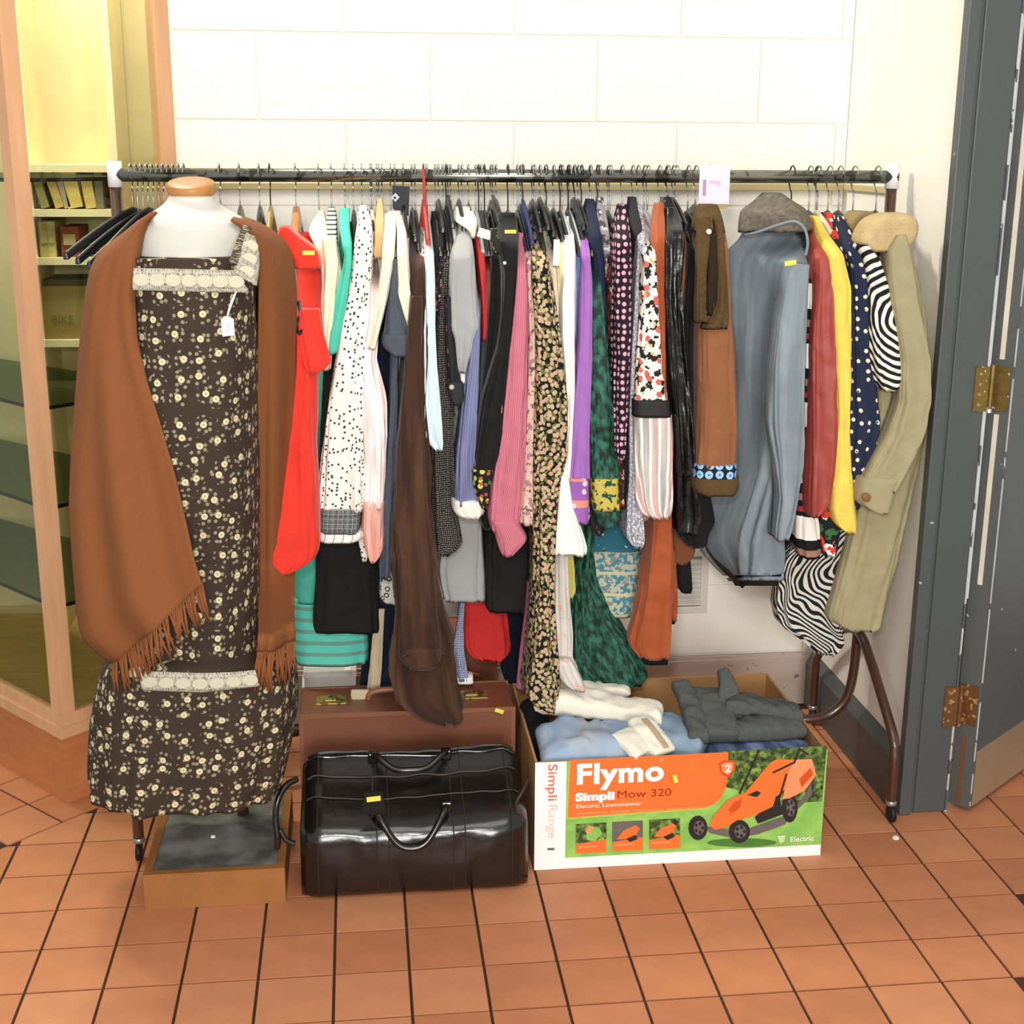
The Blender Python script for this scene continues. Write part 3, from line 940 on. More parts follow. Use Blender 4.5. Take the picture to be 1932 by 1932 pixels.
# grey jacket
grey = mat('grey_flannel', 'a8a7a4', .9, var=.10)
garment('flannel_jacket', 'light grey flannel jacket on a padded cream hanger', 'jacket', grey, [
    ('body', '425 862 884,640 850 884,760 842 902,900 848 906,980 850 908,1040 828 911,1080 824 913,1110 830 914,1130 836 914,1138 837 913', 3.135, .12),
    ('sleeve', '418 864 884,450 860 889,480 850 893,540 844 897,580 844 901,615 846 904,640 856 892,690 862 879,705 864 876', 2.995, .09, dict(ytop=3.12)),
    ('shirt_cuff', '696 864 878,712 866 877,724 868 876', 3.01, .06, dict(top=False, m=M_tagW))], 'cream', 872)
garment('hanger_cover', 'padded cream hanger cover above the grey jacket', 'cover', cj, [('pad', '390 858 884,404 853 896,420 857 899,436 884 897,450 887 893', 3.07, .1, dict(blend=40))], None)
# lavender dress
garment('stripe_dress', 'lavender blue dress with white lace hem', 'dress', mat('lavender_stripe', '8587ab', .85, layers=[('vs', '6d7098', 160, .4)]), [
    ('body', '520 892 904,600 887 905,680 880 904,780 868 899,860 860 894,910 858 898,954 856 907', 3.01, .10, dict(fold=.007)),
    ('lace_hem', '948 852 908,962 849 914,972 852 913,980 866 904', 3.0, .12, dict(top=False, m=mat('white_lace', 'f3efe2', .9, bump=.6, bscale=90), fold=.012, ff=5))], 'clear', 898)
garment('red_blouse', 'red blouse with white cuff label beside the grey jacket', 'blouse', mat('red_crepe', 'cf3c38', .8), [('body', '408 896 911,440 891 908,500 896 911,560 902 914,620 905 913,644 905 910', 3.06, .16)], 'charcoal', 903)
sticker(914, 441, 3.05, .03, .02, bpy.data.objects['red_blouse'], M_tagW, .3, 'white_label')
garment('red_skirt', 'bright red flared skirt hanging behind the black skirt', 'skirt', mat('red_felt', 'd73430', .9), [('body', '560 902 912,1090 884 940,1140 876 952,1200 872 959,1228 874 962,1242 884 956,1250 902 944', 3.26, .08)], 'black', 908)
garment('blue_tie_skirt', 'narrow blue spotted skirt with white edge beside brown coat', 'skirt', mat('blue_micro_dot', '77809c', .85, layers=[('dots', 'b9bccb', 170, .3, .2)]), [('panel', '1120 868 878,1180 862 874,1235 854 876,1284 858 886', 3.19, .04, nt), ('white_edge', '1280 856 892,1292 857 893', 3.185, .05, dict(top=False, m=M_tagW))], None)
garment('leather_jerkin', 'rust brown leather jerkin beside the black velvet coat', 'jerkin', mat('rust_leather', '6b2f20', .5), [('body', '440 904 918,500 906 924,560 908 924,610 912 920', 3.07, .16)], 'charcoal', 914)
# black velvet coat
bv = mat('black_velvet', '101010', .8, var=.3, sheen=.15)
g = garment('velvet_coat', 'black velvet coat with a yellow ticket and embroidered cuff', 'coat', bv, [
    ('body', '416 918 938,500 922 950,600 915 952,700 908 950,800 900 944,900 892 936,960 894 930,1000 906 926', 3.05, .16),
    ('sleeve', '402 940 971,430 937 976,470 940 976,520 946 974,600 944 967,660 936 960,760 908 953,840 896 946,892 889 936', 2.99, .09, dict(ytop=3.12)),
    ('embroidered_cuff', '888 889 935,920 891 925,950 902 920,962 908 916', 2.985, .08, dict(top=False, m=mat('floral_embroidery', '151515', .8, layers=[('pick', 'c9c15a', 55, .34, .5), ('pick', 'a5582f', 70, .3, .6), ('noise', '3f7a3c', 60, .64)])))], 'black', 926)
sticker(963, 437, 2.985, .025, .0075, g)
button(952, 496, 2.985, .004, g, 'cfcfcf')
garment('patterned_scarf', 'dark scarf with green and yellow leaf pattern', 'scarf', mat('leaf_scarf', '2a2a22', .8, layers=[('noise', '8a8f3c', 45, .56), ('noise', '3c5a3c', 50, .6, (1, 1, 1), 4)]), [('body', '432 926 938,456 926 944,472 930 944,480 934 942', 2.995, .03, nt)], None)
garment('clip_skirt', 'black strapped pinafore hanging from two dark wires', 'pinafore', mat('black_gabardine', '1e1d1b', .85), [('body', '412 944 966,560 950 975,1000 916 996,1010 912 1000,1080 912 1004,1138 914 1005,1152 915 1005,1158 920 1000', 3.15, .08)], 'charcoal', 958)
garment('navy_slacks', 'navy slacks hanging behind the black pinafore', 'slacks', mat('navy_wool', '141a2a', .9), [('leg', '600 960 980,1150 950 992,1220 948 988,1268 944 986,1290 952 976', 3.30, .07)], 'black', 976)
garment('mauve_scarf', 'mauve pink scarf tail hanging beside the long floral dress', 'scarf', mat('mauve_silk', '9c5a70', .6), [('tail', '1100 994 1006,1155 990 1005,1220 982 1000,1280 976 992,1304 974 984', 3.10, .03, nt)], None)
# rose shirt
garment('corduroy_shirt', 'rose pink corduroy shirt with gathered cuff', 'shirt', mat('rose_corduroy', 'c2667a', .9, var=.18, vscale=20, layers=[('vs', 'd07f8c', 210, .4)]), [
    ('sleeve', '440 976 986,480 972 988,540 968 993,620 960 995,700 952 993,800 941 990,880 931 986,930 926 981,980 921 976,1005 926 974', 2.985, .09, dict(ytop=3.12)),
    ('cuff', '984 922 972,1005 930 985,1022 934 995,1036 938 980,1052 946 962', 2.975, .09, dict(top=False, fold=.012)), ('body', '436 978 990,700 962 996,960 950 990', 3.08, .1)], 'black', 982)
garment('chiffon_blouse', 'pale pink blouse with small brown flowers beside rose shirt', 'blouse', mat('pink_brown_floral', 'e2c3b0', .85, layers=[('noise', 'b07f86', 60, .56), ('noise', '6b5248', 70, .62, (1, 1, 1), 4)]), [('body', '424 986 1003,500 986 1003,600 989 1005,700 990 1006,800 988 1004,900 980 1003,960 972 1001,992 976 1000', 3.015, .12)], 'blue', 986, 1.50)
garment('floral_maxi_dress', 'long black dress with dense gold and olive flowers', 'dress', mat('gold_floral', '15130e', .85, layers=[('noise', '6f6a3a', 75, .53), ('dots', 'bfa985', 78, .36, 1.0), ('pick', 'c99c80', 60, .30, .6)]), [
    ('body', '428 994 1022,480 996 1027,520 996 1034,600 1000 1047,680 1003 1056,760 1003 1063,860 1002 1061,960 1002 1044,1060 1004 1039,1120 1003 1039,1200 998 1043,1280 989 1047,1318 984 1047,1336 994 1046,1346 1020 1042', 2.985, .16, dict(fold=.01))], 'black', 1008)
garment('strappy_blouse', 'cream blouse with coral flowers behind the white shirt', 'blouse', mat('cream_coral', 'efe2cd', .85, layers=[('noise', 'e0a08c', 40, .64)]), [('body', '436 1020 1046,500 1027 1050,560 1032 1052,620 1038 1056,800 1048 1058', 3.06, .12)], 'charcoal', 1030)
garment('yellow_camisole', 'pale yellow camisole with long paper tag', 'camisole', mat('pale_yellow', 'ece0a0', .85), [('body', '412 1052 1064,440 1050 1062,480 1046 1058,600 1052 1062', 3.04, .08), ('paper_tag', '452 1045 1056,504 1043 1055', 3.01, .004, dict(top=False, m=M_tagW, fold=0))], 'charcoal', 1056)
garment('floral_skirt', 'pale pink flowered skirt trailing into the cardboard box', 'skirt', mat('pale_pink_floral', 'dcd6cc', .85, layers=[('vs', 'c6c0ba', 60, .3), ('noise', 'e2b0a0', 40, .6)]), [('body', '800 1046 1062,1050 1040 1068,1120 1040 1072,1200 1042 1079,1245 1042 1078,1268 1045 1088', 3.04, .07), ('trailing_hem', '1250 1044 1078,1275 1050 1092,1296 1062 1102,1306 1082 1101', 3.0, .05, nt)], 'clear', 1060)
# white dress
garment('white_tunic', 'plain white tunic with a flared sleeve', 'tunic', mat('white_cotton', 'f6f3ea', .85, var=.04), [
    ('body', '408 1066 1077,440 1062 1079,500 1056 1081,560 1050 1081,640 1050 1079,720 1058 1078,800 1060 1076,880 1052 1072,940 1046 1072', 3.015, .13),
    ('flared_sleeve', '900 1046 1068,960 1045 1078,985 1043 1088,1018 1036 1098,1038 1026 1103,1050 1030 1100', 2.99, .12, dict(top=False, fold=.01))], 'charcoal', 1071)
garment('jeans_jacket', 'mid blue denim jacket edge beside white tunic', 'jacket', mat('mid_denim', '5f86b0', .9, var=.25, vscale=50), [('body', '424 1076 1088,470 1076 1094,560 1077 1093,640 1076 1091,720 1077 1088,800 1074 1084', 3.05, .14)], 'charcoal', 1083)
garment('kaftan', 'purple kaftan with orange embroidered bands at the hem', 'kaftan', mat('purple_crepe', 'a36cb4', .8, var=.10), [
    ('body', '414 1090 1101,440 1092 1105,500 1094 1109,560 1092 1113,640 1090 1112,720 1082 1109,800 1074 1106,880 1068 1106,906 1066 1107', 3.0, .11, dict(fold=.007)),
    ('embroidered_hem', '904 1066 1107,940 1063 1107,972 1060 1108,984 1072 1107,990 1085 1106', 2.997, .116, dict(top=False, m=mat('kaftan_band', '9a62ac', .8, layers=[('hs', 'd98a78', 16, .28, .1), ('pick', 'd9c3e0', 46, .3, .7)])))], 'gold', 1096)
garment('yellow_slip', 'yellow satin slip hem below the white tunic', 'slip', mat('yellow_satin', 'cfc468', .55), [('body', '880 1062 1078,1048 1062 1081,1100 1066 1083,1118 1064 1084,1132 1066 1075', 3.12, .06)], 'clear', 1074)
garment('navy_coat', 'navy wool coat shoulder above green velvet robe', 'coat', mat('navy_felt', '232a40', .9), [('body', '376 1106 1119,400 1101 1123,450 1104 1127,520 1111 1133,600 1119 1136,680 1126 1138,760 1130 1140', 3.05, .16)], 'black', 1112)
gv = mat('green_velvet', '15352b', .6, var=.55, vscale=55, layers=[('soft', '35705a', 62, (1, .6, 1))])
gold = mat('gold_embroidery', '1f4a3a', .7, layers=[('noise', 'c3b04e', 60, .45)])
garment('velvet_robe', 'dark green crushed velvet robe with gold embroidered sleeve', 'robe', gv, [
    ('sleeve', '478 1108 1118,540 1108 1131,600 1108 1139,680 1106 1145,760 1106 1151,820 1106 1157,880 1108 1161,910 1109 1162', 3.005, .10, dict(ytop=3.1, fold=.008)),
    ('gold_band', '906 1109 1162,940 1110 1163,966 1113 1165', 3.0, .11, dict(top=False, m=gold)), ('sleeve_edge', '964 1113 1165,984 1118 1164,998 1128 1152', 3.004, .1, nt),
    ('skirt', '700 1104 1140,1040 1090 1112,1100 1080 1118,1160 1077 1142,1200 1075 1174,1240 1074 1195,1272 1076 1210,1284 1086 1212,1291 1104 1204', 3.13, .11, dict(fold=.02, ff=3))], 'black', 1113)
garment('dark_print_cuff', 'dark brown printed cuff under the green velvet sleeve', 'blouse', mat('brown_print', '2e2524', .85, layers=[('noise', '7a4d48', 50, .6)]), [('cuff', '880 1116 1150,970 1110 1152,990 1112 1148,1004 1120 1136,1012 1124 1130', 3.06, .05)], 'charcoal', 1126)
garment('print_skirt', 'teal skirt with pale woven border pattern', 'skirt', mat('teal_print', '2d6a7c', .85, layers=[('noise', 'c5c2ae', 36, .66)]), [
    ('body', '700 1130 1160,960 1116 1168,1000 1110 1175,1046 1106 1206', 3.165, .06),
    ('patterned_border', '1044 1105 1207,1080 1103 1209,1120 1102 1208,1148 1098 1204,1158 1099 1202,1165 1104 1196', 3.16, .07, dict(top=False, m=mat('teal_border', '4f8a98', .85, layers=[('noise', 'bcbba2', 70, .5), ('noise', '8f8a78', 55, .6, (1, 1, 1), 3), ('hs', 'c9c49c', 18, .14)])))], 'black', 1146)
garment('lace_blouse', 'grey floral lace blouse beside the navy coat', 'blouse', mat('grey_lace', '8d868a', .85, layers=[('noise', '4a4048', 60, .52), ('noise', 'cfc6c6', 70, .6, (1, 1, 1), 3)]), [('body', '372 1126 1136,400 1122 1140,440 1122 1142,500 1132 1146,560 1134 1150', 3.06, .14)], 'clear', 1130)
garment('autumn_dress', 'dark dress with rust and beige autumn flowers', 'dress', mat('autumn_floral', '33221e', .85, layers=[('noise', '7d3428', 38, .54), ('noise', 'cda98a', 42, .61, (1, 1, 1), 4)]), [('body', '420 1142 1160,450 1138 1160,500 1137 1156,560 1136 1154,640 1138 1152,720 1143 1160,820 1149 1166,900 1156 1169,960 1158 1170', 3.04, .14)], 'clear', 1150)
garment('polka_dress', 'dark purple dress with pale pink polka dots', 'dress', mat('polka', '261624', .85, layers=[('dots', 'd8a3b0', 62, .30, .35)]), [('body', '386 1166 1181,430 1156 1183,480 1152 1185,560 1150 1185,640 1148 1185,720 1148 1180,800 1150 1176,850 1152 1172,868 1155 1168', 3.0, .13)], 'black', 1172)
garment('sequin_cardigan', 'charcoal cardigan between polka dress and grey dress', 'cardigan', mat('charcoal_knit', '2b2a2c', .9), [('body', '372 1186 1198,420 1184 1202,480 1182 1200,560 1180 1196,640 1178 1192,800 1170 1186,960 1164 1182', 3.06, .16)], 'black', 1192)
garment('glitter_dress', 'silver grey glitter dress with flared hem', 'dress', mat('silver_glitter', 'a8a6ae', .55, layers=[('noise', 'dcdae2', 170, .54), ('noise', '6c6a74', 150, .6, (1, 1, 1), 3)]), [('body', '386 1196 1210,440 1195 1211,520 1190 1206,600 1186 1203,700 1181 1201,800 1178 1198,900 1178 1198,960 1174 1202,1008 1171 1207,1026 1176 1207,1036 1186 1201', 3.025, .13)], 'clear', 1202)
# popcorn dress
pop = mat('bold_floral', 'f1ebdb', .85, var=.04, layers=[('noise', '23211f', 58, .54), ('pick', 'd2645c', 40, .28, .62), ('noise', 'd8b07a', 44, .63, (1, 1, 1), 7)])
g = garment('belted_dress', 'cream flower-print dress with black waistband and striped skirt', 'dress', pop, [
    ('bodice', '410 1212 1228,450 1206 1230,520 1204 1232,600 1200 1236,680 1193 1244,740 1190 1252,764 1189 1256', 2.99, .11, dict(fold=.005)),
    ('waistband', '757 1188 1257,772 1188 1259,789 1188 1261', 2.985, .12, dict(top=False, m=mat('black_band', '2b2b2b', .7), fold=0)),
    ('skirt', '786 1190 1262,830 1189 1265,900 1190 1263,950 1193 1261,968 1200 1258,980 1216 1252', 2.988, .115, dict(top=False, fold=.012, ff=5, m=mat('streaky_stripe', 'cfcac0', .85, layers=[('soft', '98979a', 34, (2.4, .12, 1)), ('soft', 'e0a298', 16, (2.2, .15, 1), 5), ('vs', 'ece7dd', 46, .3, .4)])))], 'clear', 1220)
garment('tan_slip', 'tan slip hem showing below the striped skirt', 'slip', mat('tan_satin', 'c79a80', .6), [('hem', '700 1206 1236,950 1197 1224,975 1198 1222,985 1203 1220', 3.09, .05)], 'clear', 1214)
rv = mat('rust_velvet', 'b0572e', .75, var=.28, vscale=22, sheen=.15)
garment('velvet_trouser_suit', 'rust orange velvet coat with long flared panel', 'coat', rv, [
    ('shoulder', '384 1236 1249,410 1231 1251,480 1228 1249,560 1231 1248,640 1235 1248,700 1240 1249,760 1245 1251', 3.0, .08, dict(ytop=3.12)),
    ('panel', '700 1240 1256,960 1226 1262,1000 1222 1263,1060 1215 1265,1120 1206 1265,1180 1193 1263,1212 1184 1261,1230 1190 1260,1246 1204 1259', 3.05, .08, dict(fold=.008)),
    ('dark_lining', '1236 1202 1258,1250 1206 1258,1256 1212 1257', 3.065, .06, dict(top=False, m=M_hemD))], 'black', 1242)
garment('leather_jacket', 'shiny black leather jacket beside rust velvet coat', 'jacket', mat('black_leather', '141414', .28, var=.3, bump=.5, bscale=45, spec=.5), [('body', '372 1248 1264,400 1247 1276,460 1248 1281,540 1248 1274,640 1250 1278,720 1252 1286,800 1256 1294,860 1262 1298,920 1262 1302,980 1262 1308,1012 1266 1300', 3.01, .15, dict(fold=.014)), ('sleeve', '392 1254 1270,450 1252 1268,560 1252 1266,700 1262 1286,800 1272 1296,900 1278 1299', 2.985, .05, dict(ytop=3.1))], 'black', 1256)
garment('suede_jerkin', 'brown suede jerkin edge beside the leather jacket', 'jerkin', mat('mid_suede', '8a5536', .95), [('body', '398 1270 1282,440 1268 1289,500 1268 1286,560 1270 1280,700 1272 1284', 3.04, .10), ('hem', '960 1262 1318,1010 1262 1313,1040 1264 1309,1058 1265 1304,1066 1268 1288', 3.18, .06, nt)], 'black', 1274)
garment('rust_slip', 'small rust hem with dark lining beside the air vent', 'skirt', rv, [('hem', '1040 1258 1272,1100 1262 1275,1150 1262 1275,1172 1263 1273', 3.16, .04, nt), ('lining', '1168 1262 1273,1178 1263 1272', 3.165, .03, dict(top=False, m=M_hemD))], None)
garment('black_velvet_cape', 'soft black velvet cape with drooping hem', 'cape', bv, [('body', '408 1288 1302,460 1288 1318,520 1285 1322,600 1280 1318,700 1280 1314,800 1282 1312,900 1276 1318,950 1264 1334,990 1263 1343,1008 1268 1332,1036 1288 1324', 3.045, .13)], 'black', 1296)
garment('black_sock_skirt', 'narrow black hem hanging in front of the air vent', 'skirt', mat('black_jersey', '1b1b1b', .9), [('hem', '1030 1272 1300,1060 1272 1301,1100 1274 1303,1114 1277 1302,1120 1282 1298', 3.2, .05, nt)], None)
# sheepskin coat
sk = mat('tan_sheepskin', '945f3c', .9, var=.16, sheen=.1)
fur = mat('brown_fur', '6f5633', .98, var=.35, vscale=120, bump=1.0, bscale=500)
g = garment('sheepskin_coat', 'brown sheepskin coat with fur lapel and blue embroidered hem', 'coat', sk, [
    ('body', '400 1314 1356,440 1311 1363,500 1312 1367,560 1310 1369,640 1309 1374,760 1308 1377,840 1304 1379,884 1300 1380', 2.975, .14, dict(fold=.006)),
    ('fur_collar', '386 1320 1350,396 1312 1356,420 1308 1360,440 1309 1361', 2.985, .13, dict(m=fur, ytop=3.12)),
    ('fur_lapel', '410 1318 1340,450 1314 1338,520 1312 1332,580 1311 1330,610 1312 1336', 2.962, .03, dict(m=fur, top=False)),
    ('fur_lapel', '406 1344 1360,450 1350 1364,520 1353 1368,570 1352 1370,600 1340 1372,622 1322 1368', 2.962, .03, dict(m=fur, top=False)),
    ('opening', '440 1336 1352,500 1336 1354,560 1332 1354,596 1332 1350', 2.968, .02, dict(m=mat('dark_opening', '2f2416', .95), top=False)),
    ('embroidered_band', '880 1300 1380,895 1299 1380,909 1298 1379', 2.97, .15, dict(m=mat('blue_flower_band', '14202c', .8, layers=[('dots', '9cc4e8', 42, .40, .15), ('dots', '4a7ab0', 42, .12, .15)]), top=False, fold=0)),
    ('fur_hem', '906 1296 1384,924 1295 1384,934 1300 1380,938 1306 1376', 2.965, .16, dict(m=fur, top=False, fold=.004))], 'black', 1334)
button(1337, 437, 2.955, .006, g, 'dcd8d0')
# blue suede coat seen from its broad side
bs_ = mat('blue_suede', '8a949b', .92, var=.2, vscale=16, stretch=(2.2, .35, 1), layers=[('soft', '9ca6ab', 12, (2.4, .28, 1)), ('soft', '7b858c', 10, (2.6, .22, 1), 6)])
g = garment('long_suede_coat', 'long slate blue suede coat with grey fur collar', 'coat', bs_, [
    ('body', '430 1408 1516,470 1381 1521,520 1370 1520,600 1371 1516,700 1373 1512,800 1372 1506,900 1363 1492,960 1345 1476,1000 1328 1464,1030 1336 1457,1060 1360 1455,1088 1388 1452,1108 1408 1446', 3.26, .10, dict(yr=3.02, fold=.007, ff=4, n=72, ytop=3.2)),
    ('sleeve', '500 1486 1522,540 1474 1520,600 1461 1517,700 1450 1513,800 1447 1511,880 1458 1507,940 1464 1498,1000 1457 1485,1022 1457 1478', 2.975, .07, dict(top=False, fold=.008, ff=3)),
    ('fur_collar', '364 1440 1472,374 1426 1490,390 1414 1505,410 1405 1517,426 1402 1523,440 1401 1525', 3.14, .13, dict(yr=3.02, sq=2.4, m=mat('grey_fur', '8b8070', .98, var=.5, vscale=90, bump=1.0, bscale=420), blend=40, fold=.012, crease=.007)),
    ('fur_trim', '1098 1402 1448,1108 1410 1446,1117 1416 1443', 3.255, .10, dict(yr=3.07, m=mat('dark_fur_trim', '2a1f14', .98, bump=.8), top=False, lip=False))], 'charcoal', 1490)
MB().tube(smooth_path([W(1404, 444, 3.13), W(1430, 438, 3.08), W(1470, 424, 3.03), W(1500, 418, 3.0), W(1518, 432, 2.99), W(1524, 458, 2.99), W(1520, 482, 3.0)]), .0032, 8).build('collar_rim', bs_, g, True)
sticker(1491, 496, 2.97, .026, .010, g, rot=-.15)
MB().tube(smooth_path([W(1329, 1014, 3.26), W(1345, 1046, 3.25), W(1372, 1078, 3.23), W(1404, 1106, 3.2)]), .008, 8).build('fur_edge', MATS['dark_fur_trim'], g)
# striped dress and neighbours
garment('striped_dress', 'black, white and red striped knit dress', 'dress', mat('bold_stripe', '171717', .9, layers=[('hs', 'f2ece0', 7.2, .42), ('hs', 'a93236', 7.2, .09, .5), ('hs', 'a07a64', 7.2, .12, .3)]), [('body', '458 1514 1524,540 1511 1532,620 1509 1531,720 1507 1528,800 1504 1527,900 1502 1526,960 1497 1530,1000 1494 1538,1040 1495 1540,1056 1500 1534', 3.04, .12)], 'black', 1524)
garment('trimmed_jacket', 'black jacket hem with tan trim under the blue coat', 'jacket', mat('black_tan_trim', '151515', .9, layers=[('hs', 'a88a70', 9, .16, .2)]), [('hem', '980 1464 1500,1016 1456 1504,1050 1452 1508,1076 1462 1506,1094 1484 1502', 3.14, .07, nt)], None)
garment('leather_coat', 'brick red leather coat with smooth sleeve', 'coat', mat('brick_leather', 'a4443a', .5, var=.14, spec=.4), [('body', '418 1521 1530,450 1523 1546,480 1530 1560,560 1530 1563,640 1526 1567,720 1524 1571,800 1522 1573,880 1519 1569,940 1516 1562,966 1517 1548,978 1520 1532', 3.0, .09, dict(ytop=3.15))], 'cream', 1537)
garment('crepe_blouse', 'sunny yellow crinkled blouse with wide cuff', 'blouse', mat('yellow_crepe', 'f5d45e', .85, var=.12, vscale=50, bump=.4, bscale=150), [('body', '408 1528 1540,440 1538 1556,480 1554 1583,540 1560 1596,640 1565 1598,720 1569 1598,800 1572 1595,870 1566 1598,920 1562 1601', 2.99, .08, dict(ytop=3.15)), ('cuff', '914 1562 1601,960 1560 1605,990 1566 1609,1001 1576 1608,1008 1588 1604', 2.985, .09, nt)], 'cream', 1540)
garment('tropical_blouse', 'black blouse with red, green and white flowers', 'blouse', mat('tropical', '1d1e22', .85, layers=[('noise', 'f0ece6', 24, .56), ('noise', 'd4402c', 20, .56, (1, 1, 1), 4), ('noise', '3c6a3a', 26, .62, (1, 1, 1), 8)]), [('body', '402 1552 1566,440 1557 1578,480 1574 1594,520 1586 1602,600 1590 1604,900 1560 1600', 3.04, .09), ('hem', '940 1542 1580,1000 1538 1578,1030 1540 1572,1052 1546 1566', 3.03, .09, nt)], 'black', 1560)
garment('bee_blouse', 'navy blouse with small cream bee motifs', 'blouse', mat('navy_bees', '222a42', .85, layers=[('pick', 'e6dcc0', 42, .21, .3, .45), ('pick', '222a42', 84, .2, .5, .4)]), [('body', '408 1576 1586,430 1579 1596,460 1586 1607,520 1597 1630,600 1597 1634,680 1598 1640,760 1597 1647,800 1595 1653,840 1594 1645,900 1594 1624,940 1599 1614,962 1603 1609', 2.995, .09, dict(ytop=3.15))], 'black', 1580)
zeb = mat('swirl_print', '1b1818', .85, layers=[('wave', 'efe9dc', 18, 2.6, 1.2, .5, 'RINGS', .035, -.17)], bump=.1)
zeb2 = mat('swirl_print_fine', '1b1818', .85, layers=[('wave', 'd5d0c6', 21, 26.0, .45, .5, 'RINGS', .10, -.80)], bump=.1)
garment('swirl_dress', 'black and white swirl print dress under the khaki coat', 'dress', zeb, [
    ('sleeve', '462 1606 1630,490 1622 1652,540 1630 1668,600 1632 1686,650 1634 1696,700 1638 1698,724 1646 1692,738 1656 1678', 2.975, .08, dict(top=False, seed=0.0)),
    ('body', '440 1600 1614,600 1608 1660,900 1560 1620,1000 1510 1592,1050 1480 1586,1100 1463 1582,1150 1458 1574,1186 1468 1582,1210 1502 1588,1226 1522 1574,1238 1536 1560', 3.09, .09, dict(m=zeb2, fold=.012, seed=0.0))], 'black', 1607)
# khaki coat
kh = mat('khaki_wool', 'a89d78', .95, var=.13, vscale=30, bump=.3)
bf = mat('beige_fur', 'd3b886', .98, var=.22, vscale=40, bump=.9, bscale=300)
g = garment('wool_coat', 'khaki wool coat with beige fur collar near the door', 'coat', kh, [
    ('body', '462 1652 1712,600 1652 1736,740 1645 1746,850 1630 1736,930 1615 1714,1000 1600 1694,1060 1585 1682,1120 1570 1668,1176 1556 1654,1188 1575 1652,1195 1600 1632', 3.03, .10, dict(fold=.008, ytop=3.1)),
    ('sleeve', '444 1684 1702,470 1668 1711,540 1672 1723,600 1680 1732,680 1692 1749,760 1690 1749,820 1670 1738,870 1643 1716,930 1613 1682', 2.955, .07, dict(top=False, fold=.007)),
    ('cuff', '905 1618 1694,930 1611 1681,952 1610 1676,964 1628 1670,972 1650 1664', 2.948, .08, nt),
    ('fur_collar', '402 1662 1702,410 1642 1718,424 1626 1725,444 1615 1724,460 1612 1715,476 1628 1690', 2.97, .10, dict(m=bf, blend=10, ytop=2.99)),
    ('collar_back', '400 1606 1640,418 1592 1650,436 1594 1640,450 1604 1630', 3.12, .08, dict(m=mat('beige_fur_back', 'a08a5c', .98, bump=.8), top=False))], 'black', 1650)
button(1634, 938, 2.94, .0105, g, '8a6238')

for px, hk, lb, hz in HANG:
    hanger(rx(px), hk, '%s hanger holding the %s' % ({'black': 'black plastic', 'wood': 'wooden', 'cream': 'cream', 'gold': 'gold', 'clear': 'clear plastic', 'red': 'red', 'blue': 'blue', 'charcoal': 'charcoal plastic'}[hk], ' '.join(lb.split(' with ')[0].split(' beside ')[0].split(' behind ')[0].split(' between ')[0].split()[:9])), hz)
for px, hz in ((866, 1.50), (884, 1.49), (930, 1.51), (936, 1.50), (1004, 1.50), (1018, 1.505), (1028, 1.49), (1044, 1.48), (1082, 1.505), (1090, 1.50), (1258, 1.51), (1268, 1.505), (1310, 1.49), (762, 1.49), (778, 1.48), (828, 1.50), (846, 1.51)):
    near = min(HANG, key=lambda h: abs(h[0]-px))[2]
    hanger(rx(px), 'black', 'spare black plastic hanger squeezed in next to the ' + ' '.join(near.split(' with ')[0].split(' beside ')[0].split(' behind ')[0].split(' between ')[0].split()[:7]), hz, 0, .15, .05, 'spare hangers among the clothes')

# ---------------------------------------------------------------- signs on the rail
c = W(1348, 352, 3.215)
sg = empty('paper_sign', (c.x, 3.215, W(1348, 386, 3.215).z), 'pink paper sign clipped to the hanging bar', 'sign')
zt, zb = W(1348, 312, 3.215).z, W(1348, 385, 3.215).z
MB().box((W(1319, 352, 3.215).x, 3.213, zb), (W(1376, 352, 3.215).x, 3.215, zt)).build('paper', obm('pink_paper', 'f9dcf0', .7, var=.03, bump=0), sg)
sticker(1329, 354, 3.2125, .0075, .036, sg, obm('sign_ink', 'b79ab4', .8, bump=0), name='printed_bar')
sticker(1346, 343, 3.2125, .018, .006, sg, obm('sign_ink_faint', 'efc4e2', .8, bump=0), name='printed_line')
sticker(1356, 346, 3.2125, .006, .012, sg, MATS['sign_ink_faint'], name='printed_line')
MB().box((W(1319, 352, 3.215).x+.003, 3.216, zb-.012), (W(1376, 352, 3.215).x-.003, 3.222, zb+.03)).build('backing_card', obm('sign_card', 'b9a878', .8), sg)
cd = empty('hanging_card', W(758, 410, 3.235), 'black card with a white emblem hanging by the cream jumper', 'card')
p = [W(740, 350, 3.235), W(773, 352, 3.235), W(771, 408, 3.235), W(741, 394, 3.235)]
MB().prism(p, (0, .004, 0)).build('card', obm('card_black', '2a2a30', .6, bump=0), cd)
q = [W(738, 372, 3.234), W(746, 364, 3.234), W(754, 372, 3.234), W(746, 381, 3.234)]
MB().prism(q, (0, -.0015, 0)).build('emblem', obm('emblem_white', 'c9c6cf', .6, bump=0), cd)
MB().lathe([(.003, 0), (.003, -.001)], W(745, 373, 3.2315), 8, axis='Y').build('emblem_eye', MATS['card_black'], cd)
MB().tube([W(745, 350, 3.236), W(746, 332, 3.24)], .0015, 6).build('string', M_wire, cd)

